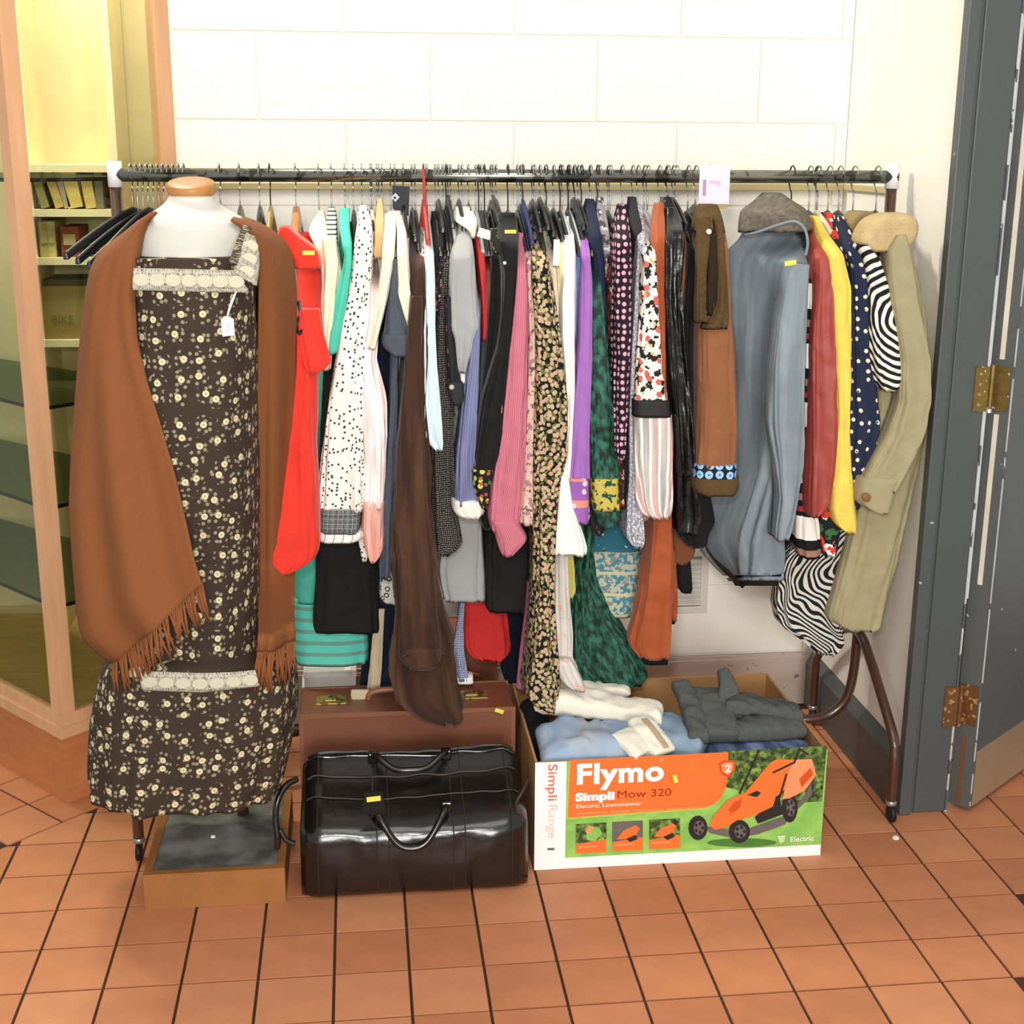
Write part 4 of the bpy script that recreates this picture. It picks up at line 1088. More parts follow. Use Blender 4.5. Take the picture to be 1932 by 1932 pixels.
# ---------------------------------------------------------------- dressmaker's mannequin, its dress and shawl
YM = 2.66
plat_z = .085
pf = empty('wooden_platform', (-.33, 2.75, 0), 'low wooden platform with worn grey top under the mannequin', 'platform')
px0, px1, py0_, py1_ = -.495, -.19, 2.72, 3.10
MB().box((px0, py0_, 0), (px0+.018, py1_, plat_z)).box((px1-.018, py0_, 0), (px1, py1_, plat_z)).box((px0+.018, py1_-.018, 0), (px1-.018, py1_, plat_z)).box((px0+.018, py0_, 0), (px1-.018, py0_+.018, plat_z)).build('rim', obm('platform_wood', 'a06a38', .6, var=.2, vscale=12), pf)
MB().box((px0+.018, py0_+.018, .02), (px1-.018, py1_-.018, plat_z-.003)).build('top_panel', obm('platform_grey', '646660', .6, var=.45, vscale=9, layers=[('soft', '8d8d86', 11, (1, 1, 1))]), pf)
MB().lathe([(.006, 0), (.004, .004), (0, .005)], (WZ(402, 1577, plat_z).x, WZ(402, 1577, plat_z).y, plat_z-.003), 10).build('white_stud', M_tagW, pf)

mq = empty('dress_form', (-.32, 2.80, plat_z), 'white dressmaker mannequin with wooden neck cap', 'mannequin')
mbody = mat('form_calico', 'cdc9bf', .85, var=.03, bump=.15)
loft('torso', rows('371 319 403,378 317 406,388 308 414,398 296 428,408 280 446,424 256 470,446 240 484,480 244 478,560 260 466,680 274 458,800 272 462,960 268 466,1010 276 460'), 2.70, .22, mbody, mq, top=True, ttop=.098, ytop=2.761, blend=62, fold=0, crease=0, sq=2.1, n=40, step=5, lip=False)
cc = W(361, 352, 2.81)
rn = (W(407, 350, 2.81).x-W(315, 350, 2.81).x)/2
cap = MB().lathe([(rn*.93, -.013), (rn, -.010), (rn, .005), (rn*.95, .008), (rn*.5, .0085), (.004, .0085)], (0, 0, 0), 36)
TR = Matrix.Rotation(math.radians(14), 3, 'X')         # the cap slopes towards the front
cap.v = [TR @ v + Vector((cc.x, 2.81, cc.z)) for v in cap.v]
cap.build('neck_cap', obm('neck_wood', 'b97f47', .4, var=.25, vscale=16, stretch=(1, 5, 1)), mq, True)
MB().tube([(cc.x, 2.815, cc.z-.06), (cc.x, 2.812, cc.z-.004)], .044, 20).build('neck_stump', mbody, mq, True)
MB().tube([(cc.x+.02, 2.99, .40), (cc.x+.02, 2.99, plat_z-.003)], .014, 12).build('stand_pole', MATS['rail_brown_enamel'], mq, True)

dm = mat('brown_floral', '3d2f24', .85, var=.14, layers=[('petals', '8f846a', 25, 3.0, .48, .6), ('dots', 'd3c69e', 25, .165, .6), ('dots', 'a4966c', 25, .05, .6)])
lace = mat('dress_lace', 'c9c2ae', .9, bump=.6, bscale=160, layers=[('pick', '5c5142', 120, .34, .45)])
med = mat('lace_medallion', 'cfc7ae', .9, bump=.3)
ds = empty('maxi_dress', (-.32, 2.72, .22), 'long brown floral dress with white lace bands on the mannequin', 'dress')
loft('bodice_and_skirt', rows('490 250 474,520 250 480,560 250 484,640 252 486,760 256 488,900 256 489,1050 250 490,1200 246 492,1275 240 498'), 2.645, .33, dm, ds, top=False, fold=.008, sq=2.6, n=64)
loft('flounce', rows('1264 250 498,1274 232 522,1288 216 542,1306 206 554,1330 199 560,1360 194 562,1420 187 560,1470 184 553,1510 182 545,1528 183 540,1540 186 536'), 2.60, .40, dm, ds, top=False, fold=.010, sq=3.0, n=90, ff=4)
sheet('strap', [(432, 498), (440, 470), (450, 446), (460, 424)], [(446, 500), (456, 470), (466, 446), (476, 430)], (2.640, 2.72), (2.645, 2.72), dm, ds, 6, 12, .002, 0)


def lace_band(a, b, ya, yb, step):
    """a and b are the two long edges of a lace strip; medallions stand proud along its middle"""
    o, vs, nu, nv = sheet('lace_band', a, b, ya, yb, lace, ds, 10, 50, .003, .0, 3, .003)
    acc = step*.45
    prev = None
    for i in range(nv-1):
        c = (vs[i*nu+4]+vs[i*nu+5])/2
        if prev is not None:
            acc += (c-prev).length
        prev = c
        if acc > step:
            acc = 0
            MB().prism([(c.x+.0152*math.cos(a_*.3927), c.y-.0045, c.z+.0115*math.sin(a_*.3927)) for a_ in range(16)], (0, .0025, 0)).build('medallion', med, ds)


lace_band([(252, 506), (330, 507), (400, 509), (448, 510)], [(250, 547), (330, 549), (400, 551), (470, 552)], (2.645, 2.645), (2.645, 2.645), .029)
lace_band([(440, 512), (448, 490), (456, 466), (464, 440)], [(484, 540), (489, 505), (489, 478), (480, 446)], (2.638, 2.70), (2.642, 2.71), .029)
lace_band([(262, 1266), (300, 1267), (380, 1270), (440, 1268), (482, 1264)], [(268, 1301), (300, 1303), (380, 1306), (440, 1300), (490, 1294)], (2.60, 2.60), (2.60, 2.60), .029)
loft('lace_bow', rows('1246 262 274,1256 252 276,1270 244 270,1280 250 262'), 2.60, .02, med, ds, top=False, fold=.003)
tg = empty('swing_tag', W(430, 636, 2.63), 'white swing ticket tied by string to the floral dress', 'ticket')
MB().prism([W(417, 603, 2.63), W(424, 597, 2.63), W(433, 597, 2.63), W(441, 602, 2.63), W(443, 632, 2.63), W(420, 635, 2.63)], (0, -.0015, 0)).build('ticket', M_tagW, tg)
sticker(431, 617, 2.628, .012, .018, tg, obm('ticket_ink', 'cfcdd0', .8, bump=0), .1, 'ink_marks')
MB().tube(smooth_path([W(428, 599, 2.627), W(434, 575, 2.63), W(446, 550, 2.632), W(428, 599, 2.6275)]), .0011, 6).build('string', M_tagW, tg)

shw = mat('shawl_wool', '854f2b', .95, var=.06, vscale=60, bump=.3, bscale=700)
sh = empty('wool_shawl', (-.36, 2.7, .45), 'rust brown wool shawl with fringed ends over the mannequin shoulders', 'shawl')
La = [(288, 402), (262, 418), (225, 448), (190, 474), (172, 506), (162, 560), (152, 640), (144, 740), (136, 860), (133, 960), (140, 1060), (148, 1150), (156, 1196), (182, 1224), (214, 1246)]
Lb = [(296, 400), (280, 416), (270, 440), (262, 486), (254, 560), (258, 640), (278, 720), (304, 800), (330, 890), (352, 980), (368, 1050), (378, 1080), (383, 1096)]
o, vl, nu, nv = sheet('front_panel', La, Lb, (2.78, 2.66), (2.72, 2.57), shw, sh, 60, 100, .05, .035, 3.6, .006, 1.7)
Ra = [(436, 414), (452, 424), (470, 440), (486, 480), (489, 540), (487, 640), (485, 760), (486, 900), (487, 1050), (488, 1160), (487, 1226)]
Rb = [(446, 408), (478, 416), (512, 434), (540, 458), (553, 490), (558, 560), (557, 700), (556, 860), (556, 1000), (556, 1120), (556, 1206)]
o, vr, nu2, nv2 = sheet('front_panel', Ra, Rb, (2.72, 2.97), (2.84, 3.03), shw, sh, 40, 100, .03, .025, 3.2, .006, 9.2, lambda t: .34*min(1, max(0, (t-.80)/.17))**1.5)
# behind the neck and down the back
nb = 26
vs, uv = [], []
NVB = 40
for i in range(NVB):
    t = i/(NVB-1)
    A = vl[int(t*.93*(nv-1))*nu]
    B = vr[int(t*.93*(nv2-1))*nu2+nu2-1]
    for j in range(nb):
        s = j/(nb-1)
        p = A+(B-A)*s
        p.y += (.17 if t > .05 else .06+2.2*t)*math.sin(math.pi*s)**.6
        if t < .1:
            p.z -= .012*math.sin(math.pi*s)
        vs.append(p)
        uv.append((s, -t))
o = link('back_panel', vs, [(i*nb+j, i*nb+j+1, (i+1)*nb+j+1, (i+1)*nb+j) for i in range(NVB-1) for j in range(nb-1)], shw, sh, uv, True)
md = o.modifiers.new('thickness', 'SOLIDIFY')
md.thickness = .005


def fringe(edge, n, length, spread, m):
    b = MB()
    for k in range(n):
        f = k/(n-1)*(len(edge)-1)
        i = min(int(f), len(edge)-2)
        p = edge[i]+(edge[i+1]-edge[i])*(f-i)
        d = Vector((spread+random.uniform(-.012, .012), -.012+random.uniform(-.008, .008), -length*random.uniform(.85, 1.1)))
        b.tube([p+Vector((0, 0, .004)), p+d*.5+Vector((random.uniform(-.003, .003), -.004, 0)), p+d], [.0022, .0032, .0016], 6)
    o = b.build('fringe', m, sh, True)
    o['kind'] = 'stuff'


fringe([vl[(nv-1)*nu+j] for j in range(nu)], 46, .062, .012, shw)
fringe([vr[(nv2-1)*nu2+j] for j in range(nu2)], 26, .075, -.004, shw)

# ---------------------------------------------------------------- suitcases and white boxes under the rail
M_case = obm('suitcase_brown', '82503a', .38, var=.14, vscale=5, spec=.45, bump=.1, bscale=90)
M_casee = obm('suitcase_edge', '8e5a42', .4, var=.1, spec=.45)
M_gilt = obm('suitcase_gilt', 'a08c4c', .45, metal=.5, layers=[('noise', '5e4a2a', 70, .55)])


def suitcase(name, x0, x1, y0, y1, z0, z1, label, locks=True):
    s = empty(name, ((x0+x1)/2, (y0+y1)/2, z0), label, 'suitcase')
    MB().box((x0, y0, z0), (x1, y1, z1), bev=.008).build('case_body', M_case, s, False)
    for yy in (y0-.0015, y1-.0045):
        MB().box((x0-.002, yy, z1-.009), (x1+.002, yy+.006, z1+.0015)).box((x0-.002, yy, z0), (x1+.002, yy+.006, z0+.01)).box((x0-.002, yy, z0+.01), (x0+.008, yy+.006, z1-.009)).box((x1-.008, yy, z0+.01), (x1+.002, yy+.006, z1-.009)).build('edge_binding', M_casee, s)
    if locks:
        ym = (y0+y1)/2
        for f in (.13, .80):
            xx = x0+(x1-x0)*f
            k = MB().box((xx-.03, ym-.028, z1), (xx+.045, ym+.025, z1+.004), bev=.0015).build('lock_plate', M_gilt, s)
            MB().box((xx-.012, ym-.02, z1+.004), (xx+.02, ym+.012, z1+.010), bev=.002).build('lock_hasp', M_gilt, k)
        xm = (x0+x1)/2-.035
        MB().tube(smooth_path([(xm-.06, ym, z1), (xm-.05, ym, z1+.018), (xm, ym, z1+.024), (xm+.05, ym, z1+.018), (xm+.06, ym, z1)]), .008, 10).build('handle', M_casee, s, True)
    return s


s1 = suitcase('suitcase', -.163, .357, 3.055, 3.225, 0, .30, 'brown leather suitcase standing on edge behind the black bag')
sticker(942, 1341, 3.05, .022, .010, s1, rot=.35)
s2 = suitcase('suitcase', -.15, .33, 3.46, 3.66, 0, .16, 'lower brown suitcase lying close to the wall under boxes', False)
s3 = suitcase('suitcase', .20, .355, 3.47, 3.64, .162, .33, 'small reddish brown case stacked on the lower suitcase', False)
MB().tube(smooth_path([(.235, 3.468, .215), (.245, 3.45, .23), (.275, 3.445, .235), (.30, 3.45, .227), (.31, 3.468, .215)]), .006, 8).build('handle', M_casee, s3, True)
xw0, xw1 = W(570, 1300, 3.47).x, W(668, 1300, 3.47).x
for z0, z1, lb, dx in ((.162, .199, 'lower white shirt box stacked on suitcase by the wall', 0), (.200, .246, 'upper white shirt box stacked under the mint dress', .006)):
    wb = empty('gift_box', ((xw0+xw1)/2, 3.5, z0), lb, 'box')
    MB().box((xw0+dx, 3.475, z0), (xw1+dx, 3.64, z1-.012), bev=.002).build('tray', M_tagW, wb)
    MB().box((xw0+dx-.002, 3.473, z1-.02), (xw1+dx+.002, 3.642, z1), bev=.002).build('lid', M_tagW, wb)

# ---------------------------------------------------------------- black leather travel bag
M_lea = mat('bag_leather', '17130f', .25, var=.3, vscale=16, spec=.55, bump=.25, bscale=30, coat=.25)
M_stitch = obm('bag_piping', '352b23', .5, bump=0)
bag = empty('travel_bag', (.10, 2.83, 0), 'glossy black leather travel bag with two handles', 'bag')
bx0, bx1 = -.155, .352


def bag_section(x, k):
    """front-to-back outline of the bag at one end-to-end position; k rounds off the ends"""
    e = 1-.10*k
    return [(2.735+.015*k, 0), (2.715+.02*k, .02), (2.705+.03*k, .09), (2.708+.03*k, .150*e), (2.725+.02*k, .178*e), (2.77+.01*k, .198*e), (2.82, .214*e), (2.865, .232*e), (2.905, .262*e), (2.925, .262*e), (2.95, .235*e), (2.98-.02*k, .17*e), (2.985-.03*k, .05), (2.97-.02*k, 0)]


vs, fs, uv = [], [], []
NX = 40
for i in range(NX):
    t = i/(NX-1)
    k = max(0, abs(t-.5)*2-.82)/.18
    x = bx0+(bx1-bx0)*t
    sec = smooth_path([(0, y, z) for y, z in bag_section(x, k*k)], 3)
    for j, p in enumerate(sec):
        w = noise.noise(Vector((t*9, j*.22, 4)))*.007*(1 if 6 < j < 30 else .3)
        sag = -.010*math.sin(math.pi*t)*(1 if 6 < j < 32 else 0)
        ins = (bx1-bx0)*.012*k*(j-12)/20 if j > 12 else 0
        vs.append(Vector((x+(ins if t < .5 else -ins), p.y+w, max(0, p.z+w*.6+sag))))
        uv.append((t*.5, j*.02))
ns = len(sec)
for i in range(NX-1):
    for j in range(ns-1):
        fs.append((i*ns+j, i*ns+j+1, (i+1)*ns+j+1, (i+1)*ns+j))
    fs.append((i*ns+ns-1, i*ns, (i+1)*ns, (i+1)*ns+ns-1))
fs.append(tuple(range(ns)))
fs.append(tuple((NX-1)*ns+j for j in range(ns)))
bb_ = link('bag_body', vs, fs, M_lea, bag, uv, True)
for t in (.085, .35, .40, .69, .735, .93):
    i = int(t*(NX-1))
    MB().tube([vs[i*ns+j]+Vector((0, -.001, .001)) for j in range(1, 30)], .0016, 5).build('stitched_seam', M_stitch, bag)
for j, r in ((17, .0022), (21, .003), (24, .0025), (27, .005)):
    MB().tube([vs[i*ns+j]+Vector((0, -.001, .002)) for i in range(1, NX-1)], r, 6).build('top_fold' if j > 22 else 'piping', M_stitch if j in (17, 21) else M_lea, bag)
for y0, z0, sagz, dy in ((2.765, .195, -.066, -.062), (2.90, .258, -.012, -.05)):
    xa_, xb_ = W(705, 1470, y0).x, W(842, 1470, y0).x
    pts = smooth_path([(xa_, y0, z0), (xa_+.008, y0+dy*.5, z0+sagz*.25+.015), (xa_+.045, y0+dy, z0+sagz*.8), ((xa_+xb_)/2, y0+dy*1.1, z0+sagz), (xb_-.045, y0+dy, z0+sagz*.8), (xb_-.008, y0+dy*.5, z0+sagz*.25+.015), (xb_, y0, z0)], 6)
    h = MB().tube(pts, .0075, 10).build('handle', M_lea, bag, True)
    for xx in (xa_, xb_):
        MB().box((xx-.012, y0-.012, z0-.012), (xx+.012, y0+.01, z0+.012), bev=.004).build('handle_tab', M_lea, h)
lt = MB().prism([W(688, 1492, 2.69), W(722, 1492, 2.69), W(729, 1534, 2.69), W(680, 1534, 2.69)], (0, -.006, 0)).build('luggage_label', mat('label_leather', '14110d', .5), bag)
sticker(705, 1507, 2.682, .030, .011, lt, rot=-.08)
MB().tube([W(702, 1468, 2.72), W(703, 1494, 2.688)], .003, 6).build('label_strap', M_lea, lt)
MB().tube(smooth_path([W(560, 1470, 2.78), W(540, 1482, 2.76), W(524, 1510, 2.74), W(520, 1545, 2.73), W(524, 1585, 2.72), W(522, 1600, 2.72)]), [.007]*31, 8).build('shoulder_strap', M_lea, bag, True)
MB().tube(smooth_path([W(528, 1565, 2.725), W(540, 1585, 2.72), W(556, 1592, 2.72)]), .006, 8).build('strap_loop', M_lea, bag, True)
MB().tube(smooth_path([W(996, 1468, 2.73), W(986, 1492, 2.70), W(974, 1515, 2.69), W(975, 1535, 2.695)]), .004, 8).build('side_strap', M_stitch, bag, True)

# ---------------------------------------------------------------- lawnmower carton with clothes
M_card = obm('carton_brown', 'b98a58', .8, var=.08, vscale=5, bump=.08, bscale=80)
M_white = obm('print_white', 'f5f4f2', .5, bump=0, var=.02)
M_or = obm('print_orange', 'f27433', .45, bump=0, var=.03)
M_ord = obm('print_orange_dark', 'd4511f', .45, bump=0, var=.05)
M_grn = obm('print_grass', '86bd58', .5, bump=0, var=.10, vscale=120, layers=[('soft', 'a0cc66', 20, (1, 1, 1))])
M_hedge = obm('print_hedge', '4f6a34', .5, bump=0, var=.5, vscale=110, layers=[('soft', '8fae52', 75, (1, 1, 1)), ('soft', '27321c', 60, (1, 1, 1), 5)])
M_pdark = obm('print_dark', '2f2a29', .5, bump=0, var=.2)
M_pgrey = obm('print_grey', '6f6764', .5, bump=0, var=.2)
M_ltor = obm('print_orange_light', 'fb9a66', .45, bump=0)
BX0, BX1, BY0, BY1, BH = .375, 1.060, 2.80, 3.275, .272
box = empty('lawnmower_carton', ((BX0+BX1)/2, (BY0+BY1)/2, 0), 'open lawnmower carton with orange and green printed front', 'carton')
tk = .006
MB().box((BX0, BY0, 0), (BX1, BY0+tk, BH)).build('front_wall', M_card, box)
MB().box((BX0, BY1-tk, 0), (BX1, BY1, BH)).build('back_wall', M_card, box)
MB().box((BX0, BY0+tk, 0), (BX0+tk, BY1-tk, BH)).build('side_wall', M_card, box)
MB().box((BX1-tk, BY0+tk, 0), (BX1, BY1-tk, BH)).build('side_wall', M_card, box)
MB().box((BX0+tk, BY0+tk, 0), (BX1-tk, BY1-tk, .006)).build('bottom', M_card, box)
lay = [0]


def pr(pts, m, name='printed_shape', parent=None):
    lay[0] += 1
    d = .0003+lay[0]*.00006
    return MB().prism([W(x, y, BY0-d) for x, y in pts], (0, .00005, 0)).build(name, m, parent or box)


def prx(x0, x1, z0, z1, m, name):
    lay[0] += 1
    d = .0003+lay[0]*.00006
    return MB().box((x0, BY0-d, z0), (x1, BY0-d+.00005, z1)).build(name, m, box)


def ell(cx, cy, a, b, n=18, a0=0):
    return [(cx+a*math.cos(2*math.pi*k/n+a0), cy+b*math.sin(2*math.pi*k/n+a0)) for k in range(n)]


xg = W(1068, 1500, BY0).x
prx(BX0, BX1, 0, BH, M_white, 'printed_ground')
prx(xg, BX1, .028, BH, M_grn, 'printed_lawn')
pr([(1366, 1418), (1560, 1407), (1551, 1512), (1480, 1516), (1366, 1484)], M_hedge, 'printed_hedge')
orn = [(1076, 1434)] + [(x, 1434-(x-1076)*.0505) for x in (1150, 1250, 1374)] + [(1374, 1460), (1370, 1485), (1360, 1506), (1345, 1519), (1325, 1525), (1200, 1533), (1071, 1543)]
pr([(x-2, y+3) for x, y in orn], obm('print_lime', 'c2cf4f', .5, bump=0), 'printed_border')
pr(orn, M_or, 'printed_panel')


def txt(s, px, py, hpx, m, bold=0, width=None, rot=0.0, name='lettering'):
    lay[0] += 1
    d = .0003+lay[0]*.00006
    p = W(px, py, BY0-d)
    k = (W(px+100, py, BY0).x-W(px, py, BY0).x)/100
    return text_mesh(s, p, hpx*k, m, box, name, bold, rot, 0.0, width*k if width else None)


txt('Flymo', 1086, 1479, 39, M_white, .0027, 164)
pr(ell(1248, 1434, 4, 4), M_ltor, 'registered_mark')
txt('Simpli', 1086, 1511, 15, M_white, .0016, 74)
txt('Mow 320', 1163, 1506, 15, obm('print_maroon', '9c2f16', .5, bump=0), 0, 101)
txt('Electric Lawnmower', 1086, 1525, 8, obm('print_cream', 'ffe0cc', .5, bump=0), .0002, 124)
for i, (x0, w) in enumerate(((1086, 60), (1152, 36), (1194, 58), (1258, 30), (1292, 36))):
    pr([(x0, 1534-(x0-1086)*.05), (x0+w, 1534-(x0+w-1086)*.05), (x0+w, 1536.5-(x0+w-1086)*.05), (x0, 1536.5-(x0-1086)*.05)], M_ltor, 'printed_line')
txt('Simpli', 1035, 1442, 17, obm('print_coral', 'ee7a58', .5, bump=0), .0004, 74, -math.pi/2)
txt('Range', 1035, 1517, 17, obm('print_blush', 'ecd2c8', .5, bump=0), 0, 68, -math.pi/2)
pr([(1033, 1600), (1046, 1600), (1046, 1604), (1033, 1604)], M_pgrey, 'printed_line')
sticker(1274, 1469, BY0-.004, .010, .020, box, rot=-.3)
pr([(1356, 1440), (1366, 1435), (1384, 1434), (1388, 1440), (1387, 1454), (1374, 1468), (1360, 1460)], M_ord, 'printed_badge')
pr([(1361, 1442), (1371, 1438), (1383, 1439), (1383, 1452), (1374, 1462), (1363, 1456)], M_ltor, 'printed_badge')
txt('2', 1368, 1457, 15, M_white, .0005)
for i, (x0, y0) in enumerate(((1086, 1553), (1155, 1549), (1225, 1545))):
    w = 58
    pr([(x0, y0+2), (x0+w, y0-1), (x0+w, y0+55), (x0, y0+57)], M_or, 'printed_caption')
    pr([(x0, y0+2), (x0+w, y0-1), (x0+w, y0+30), (x0, y0+40)], (M_hedge, M_pgrey, M_hedge)[i], 'printed_photo')
    if i == 0:
        pr([(x0+20, y0+14), (x0+30, y0+6), (x0+46, y0+10), (x0+50, y0+20), (x0+36, y0+34), (x0+22, y0+32)], M_grn, 'printed_photo')
        pr([(x0+18, y0+16), (x0+26, y0+4), (x0+34, y0+8), (x0+28, y0+20)], M_ltor, 'printed_photo')
    else:
        pr([(x0+8, y0+34), (x0+22, y0+18), (x0+44, y0+8), (x0+52, y0+14), (x0+44, y0+28), (x0+26, y0+34)], M_or, 'printed_photo')
        pr([(x0+26, y0+34), (x0+44, y0+26), (x0+48, y0+34), (x0+34, y0+40)], M_pdark, 'printed_photo')
    pr([(x0+5, y0+44), (x0+40, y0+42), (x0+40, y0+45), (x0+5, y0+47)], M_ltor, 'printed_line')
# the printed mower
pr(ell(1400, 1590, 66, 8), obm('print_shade', '4c8038', .5, bump=0), 'printed_lawn')
pr([(1325, 1558), (1400, 1568), (1478, 1540), (1520, 1500), (1530, 1470), (1532, 1500), (1500, 1532), (1480, 1556), (1430, 1574), (1385, 1582), (1340, 1572)], M_pgrey, 'printed_mower')
pr([(1424, 1542), (1470, 1500), (1478, 1536), (1430, 1554)], M_pdark, 'printed_mower')
for cx, cy, a, b in ((1317, 1562, 18, 23), (1395, 1569, 20, 22), (1490, 1524, 15, 28)):
    pr(ell(cx, cy, a, b), M_pdark, 'printed_wheel')
    pr(ell(cx+2, cy, a*.55, b*.58), M_pgrey, 'printed_wheel')
    for k in range(5):
        pr(ell(cx+2+a*.36*math.cos(k*1.257), cy+b*.38*math.sin(k*1.257), a*.16, b*.16, 8), M_pdark, 'printed_wheel')
pr([(1338, 1558), (1346, 1540), (1372, 1510), (1400, 1497), (1440, 1495), (1466, 1496), (1458, 1522), (1420, 1540), (1390, 1548), (1372, 1560), (1350, 1566)], M_or, 'printed_mower')
pr([(1374, 1528), (1386, 1512), (1400, 1508), (1396, 1524), (1380, 1536)], M_ord, 'printed_mower')
pr([(1404, 1498), (1454, 1438), (1466, 1432), (1510, 1434), (1480, 1490), (1466, 1502), (1420, 1504)], M_or, 'printed_mower')
pr([(1476, 1508), (1490, 1450), (1504, 1433), (1532, 1432), (1540, 1462), (1518, 1492), (1490, 1506)], M_ltor, 'printed_mower')
pr([(1508, 1470), (1530, 1448), (1534, 1462), (1512, 1486)], M_ord, 'printed_mower')
pr([(1410, 1500), (1428, 1492), (1436, 1496), (1428, 1504)], M_pdark, 'printed_mower')
for a_, b_ in (((1395, 1498), (1432, 1416)), ((1470, 1508), (1484, 1460)), ((1458, 1458), (1500, 1438)), ((1498, 1440), (1510, 1412)), ((1506, 1412), (1526, 1424))):
    dx, dy = b_[0]-a_[0], b_[1]-a_[1]
    L = math.hypot(dx, dy)
    ux, uy = -dy/L*1.8, dx/L*1.8
    pr([(a_[0]+ux, a_[1]+uy), (b_[0]+ux, b_[1]+uy), (b_[0]-ux, b_[1]-uy), (a_[0]-ux, a_[1]-uy)], M_pdark, 'printed_mower')
txt('Electric', 1490, 1588, 10, M_white, .0002, 44)
pr([(1466, 1577), (1482, 1576), (1480, 1588), (1472, 1592)], obm('print_pale', 'cfe4b0', .5, bump=0), 'printed_badge')

# clothes lying in the carton
def pile(name, label, cat, m, path, ry, rz, n=44, fold=.012, seed=1.0, parent=None, sq=3.2, ends=8):
    """a folded cloth laid along a 3-D path: flattened section (half width ry, half height rz), with creases running along and across it"""
    P = smooth_path(path, 12)
    N = len(P)
    vs, fs, uv = [], [], []
    for i, p in enumerate(P):
        t = i/(N-1)
        e = max(.05, (1-abs(2*t-1)**ends))**.5
        d = (P[min(i+1, N-1)]-P[max(i-1, 0)]).normalized()
        a = Vector((0, 0, 1)).cross(d).normalized()
        u = d.cross(a).normalized()
        r0 = ry[0]+(ry[1]-ry[0])*t if isinstance(ry, tuple) else ry
        for k in range(n):
            th = 2*math.pi*k/n
            c, s = math.cos(th), math.sin(th)
            cx, sy = math.copysign(abs(c)**(2/sq), c), math.copysign(abs(s)**(2/sq), s)
            q = p + a*cx*r0*(.85+.15*e) + u*sy*rz*e
            w = noise.noise(Vector((q.x*12+seed, q.y*12, q.z*14))) + .55*(1-2*abs(noise.noise(Vector((q.x*22+seed, q.y*22+q.x*9, seed))))) + .3*noise.noise(Vector((q.x*60, q.y*60, q.z*50+seed)))
            q += (a*cx*.4+u*sy)*fold*w
            vs.append(q)
            uv.append((k/n*.4, t*.4))
    for i in range(N-1):
        for k in range(n):
            fs.append((i*n+k, i*n+(k+1) % n, (i+1)*n+(k+1) % n, (i+1)*n+k))
    fs += [tuple(range(n)), tuple((N-1)*n+k for k in range(n))]
    o = link(name, vs, fs, m, parent, uv, True)
    if label:
        tag(o, label, cat)
    return o


ldn = mat('light_denim', '9db3cc', .9, var=.14, vscale=12, layers=[('soft', 'a9b0b6', 9, (1, 1, 1))])
mdn = mat('washed_denim', '8fa6b8', .9, var=.14, vscale=12)
pile('folded_jeans', 'pale blue folded jeans at the left of the carton', 'jeans', ldn, [(.405, 2.915, .225), (.48, 2.91, .248), (.58, 2.90, .242), (.68, 2.89, .222)], (.085, .075), .052, fold=.018, seed=2, ends=12)
pile('folded_jeans', 'washed blue jeans folded in the middle of the carton', 'jeans', mdn, [(.66, 2.97, .235), (.72, 2.95, .240), (.80, 2.91, .228)], .085, .045, fold=.016, seed=5, ends=12)
pile('folded_jeans', 'dark blue jeans under the charcoal trousers', 'jeans', mat('indigo_denim', '4a5a78', .9, var=.2, vscale=14, layers=[('soft', '7f93b8', 8, (1, 2, 1))]), [(.80, 2.90, .215), (.88, 2.90, .222), (.97, 2.91, .228), (1.035, 2.93, .228)], .075, .028, fold=.010, seed=8, ends=14)
wt = mat('white_cotton_cloth', 'f0ead6', .9, var=.08)
pile('folded_cloth', 'long white folded cloth across the back of the carton', 'cloth', wt, [(.405, 3.055, .322), (.50, 3.04, .314), (.60, 3.015, .302), (.71, 2.985, .288)], (.045, .036), .024, fold=.011, seed=11, ends=14)
pile('folded_cloth', 'narrow white folded cloth beside the brown back flap', 'cloth', wt, [(.46, 3.13, .318), (.56, 3.12, .316), (.655, 3.11, .308)], .026, .014, fold=.008, seed=13, ends=14)
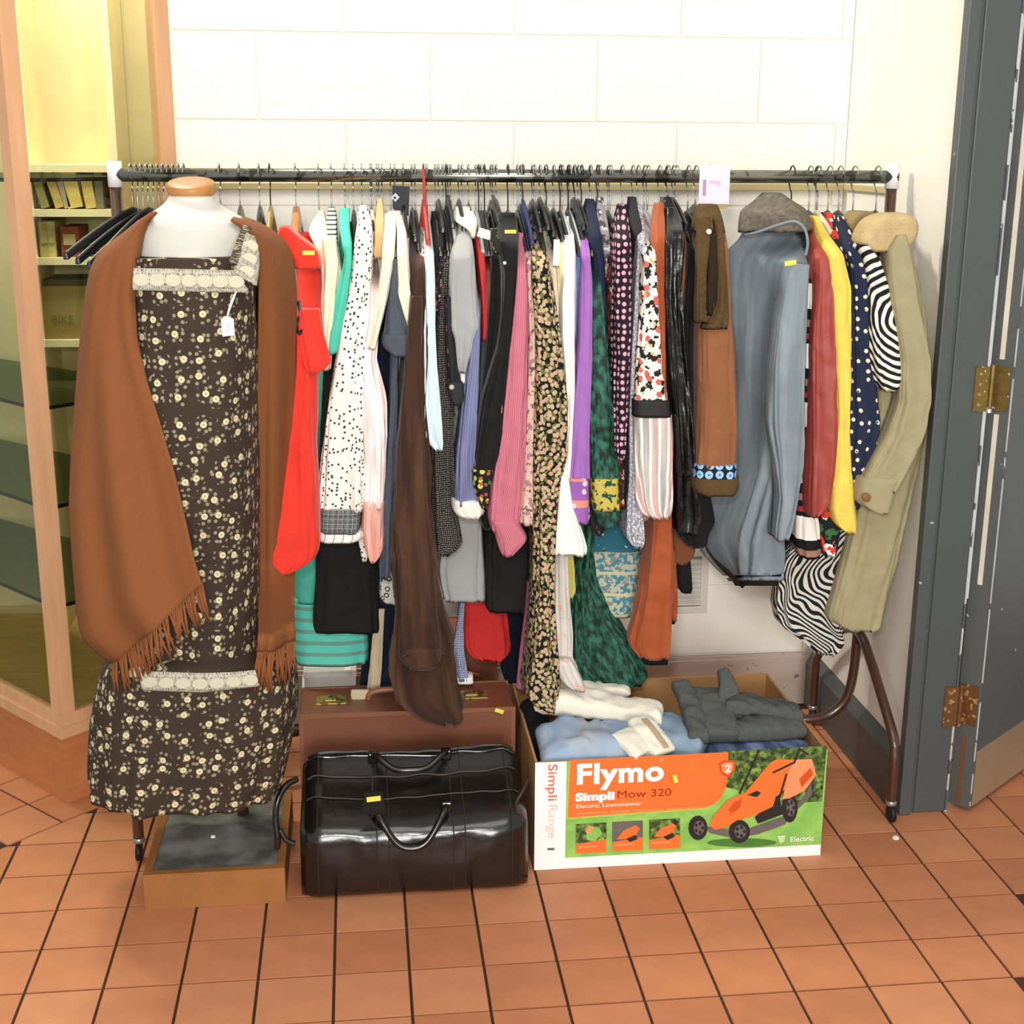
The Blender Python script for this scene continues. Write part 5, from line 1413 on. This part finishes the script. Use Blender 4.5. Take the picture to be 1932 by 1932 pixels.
wb_ = empty('waistband_trousers', (.66, 2.87, .25), 'white trousers with tan waistband stripe in the carton', 'trousers')
pile('trouser_waist', None, None, wt, [(.640, 2.925, .308), (.652, 2.88, .298), (.682, 2.825, .268)], .032, .013, fold=.006, seed=17, parent=wb_, ends=14)
pile('trouser_waist', None, None, wt, [(.588, 2.88, .296), (.606, 2.85, .292), (.632, 2.82, .270)], .034, .013, fold=.006, seed=19, parent=wb_, ends=14)
pile('waistband_stripe', None, None, mat('tan_stripe', 'bfa68a', .9), [(.646, 2.905, .322), (.660, 2.87, .312), (.684, 2.825, .283)], .008, .0025, fold=.001, seed=21, parent=wb_, ends=14)
chm = mat('charcoal_cord', '5c5e5b', .95, var=.25, vscale=40, bump=.4)
tr_ = empty('charcoal_trousers', (.90, 2.98, .25), 'charcoal corduroy trousers heaped on the jeans in the carton', 'trousers')
pile('waistband', None, None, chm, [(.772, 2.875, .272), (.778, 2.935, .292), (.776, 3.00, .318), (.768, 3.06, .344)], .024, .018, fold=.008, seed=23, parent=tr_, ends=14)
pile('folded_seat', None, None, chm, [(.822, 2.89, .272), (.830, 2.95, .294), (.836, 3.01, .316), (.840, 3.05, .328)], .048, .018, fold=.012, seed=24, parent=tr_, ends=14)
pile('folded_leg', None, None, chm, [(.85, 2.94, .272), (.91, 2.93, .276), (.98, 2.925, .276), (1.038, 2.935, .272)], (.045, .04), .020, fold=.010, seed=25, parent=tr_, ends=14)
pile('folded_leg', None, None, chm, [(.87, 3.00, .312), (.92, 2.985, .316), (.99, 2.97, .304), (1.045, 2.965, .288)], (.045, .038), .016, fold=.012, seed=26, parent=tr_, ends=14)
pile('peaked_fold', None, None, chm, [(.868, 2.965, .288), (.876, 3.0, .325), (.876, 3.025, .356), (.868, 3.045, .384)], (.034, .014), .016, fold=.008, seed=27, parent=tr_)
pile('black_garment', 'black garment squashed against the left carton wall', 'garment', mat('black_knit_heap', '151515', .95), [(.405, 3.13, .25), (.41, 3.07, .235), (.415, 3.0, .20)], .03, .05, fold=.015, seed=31)
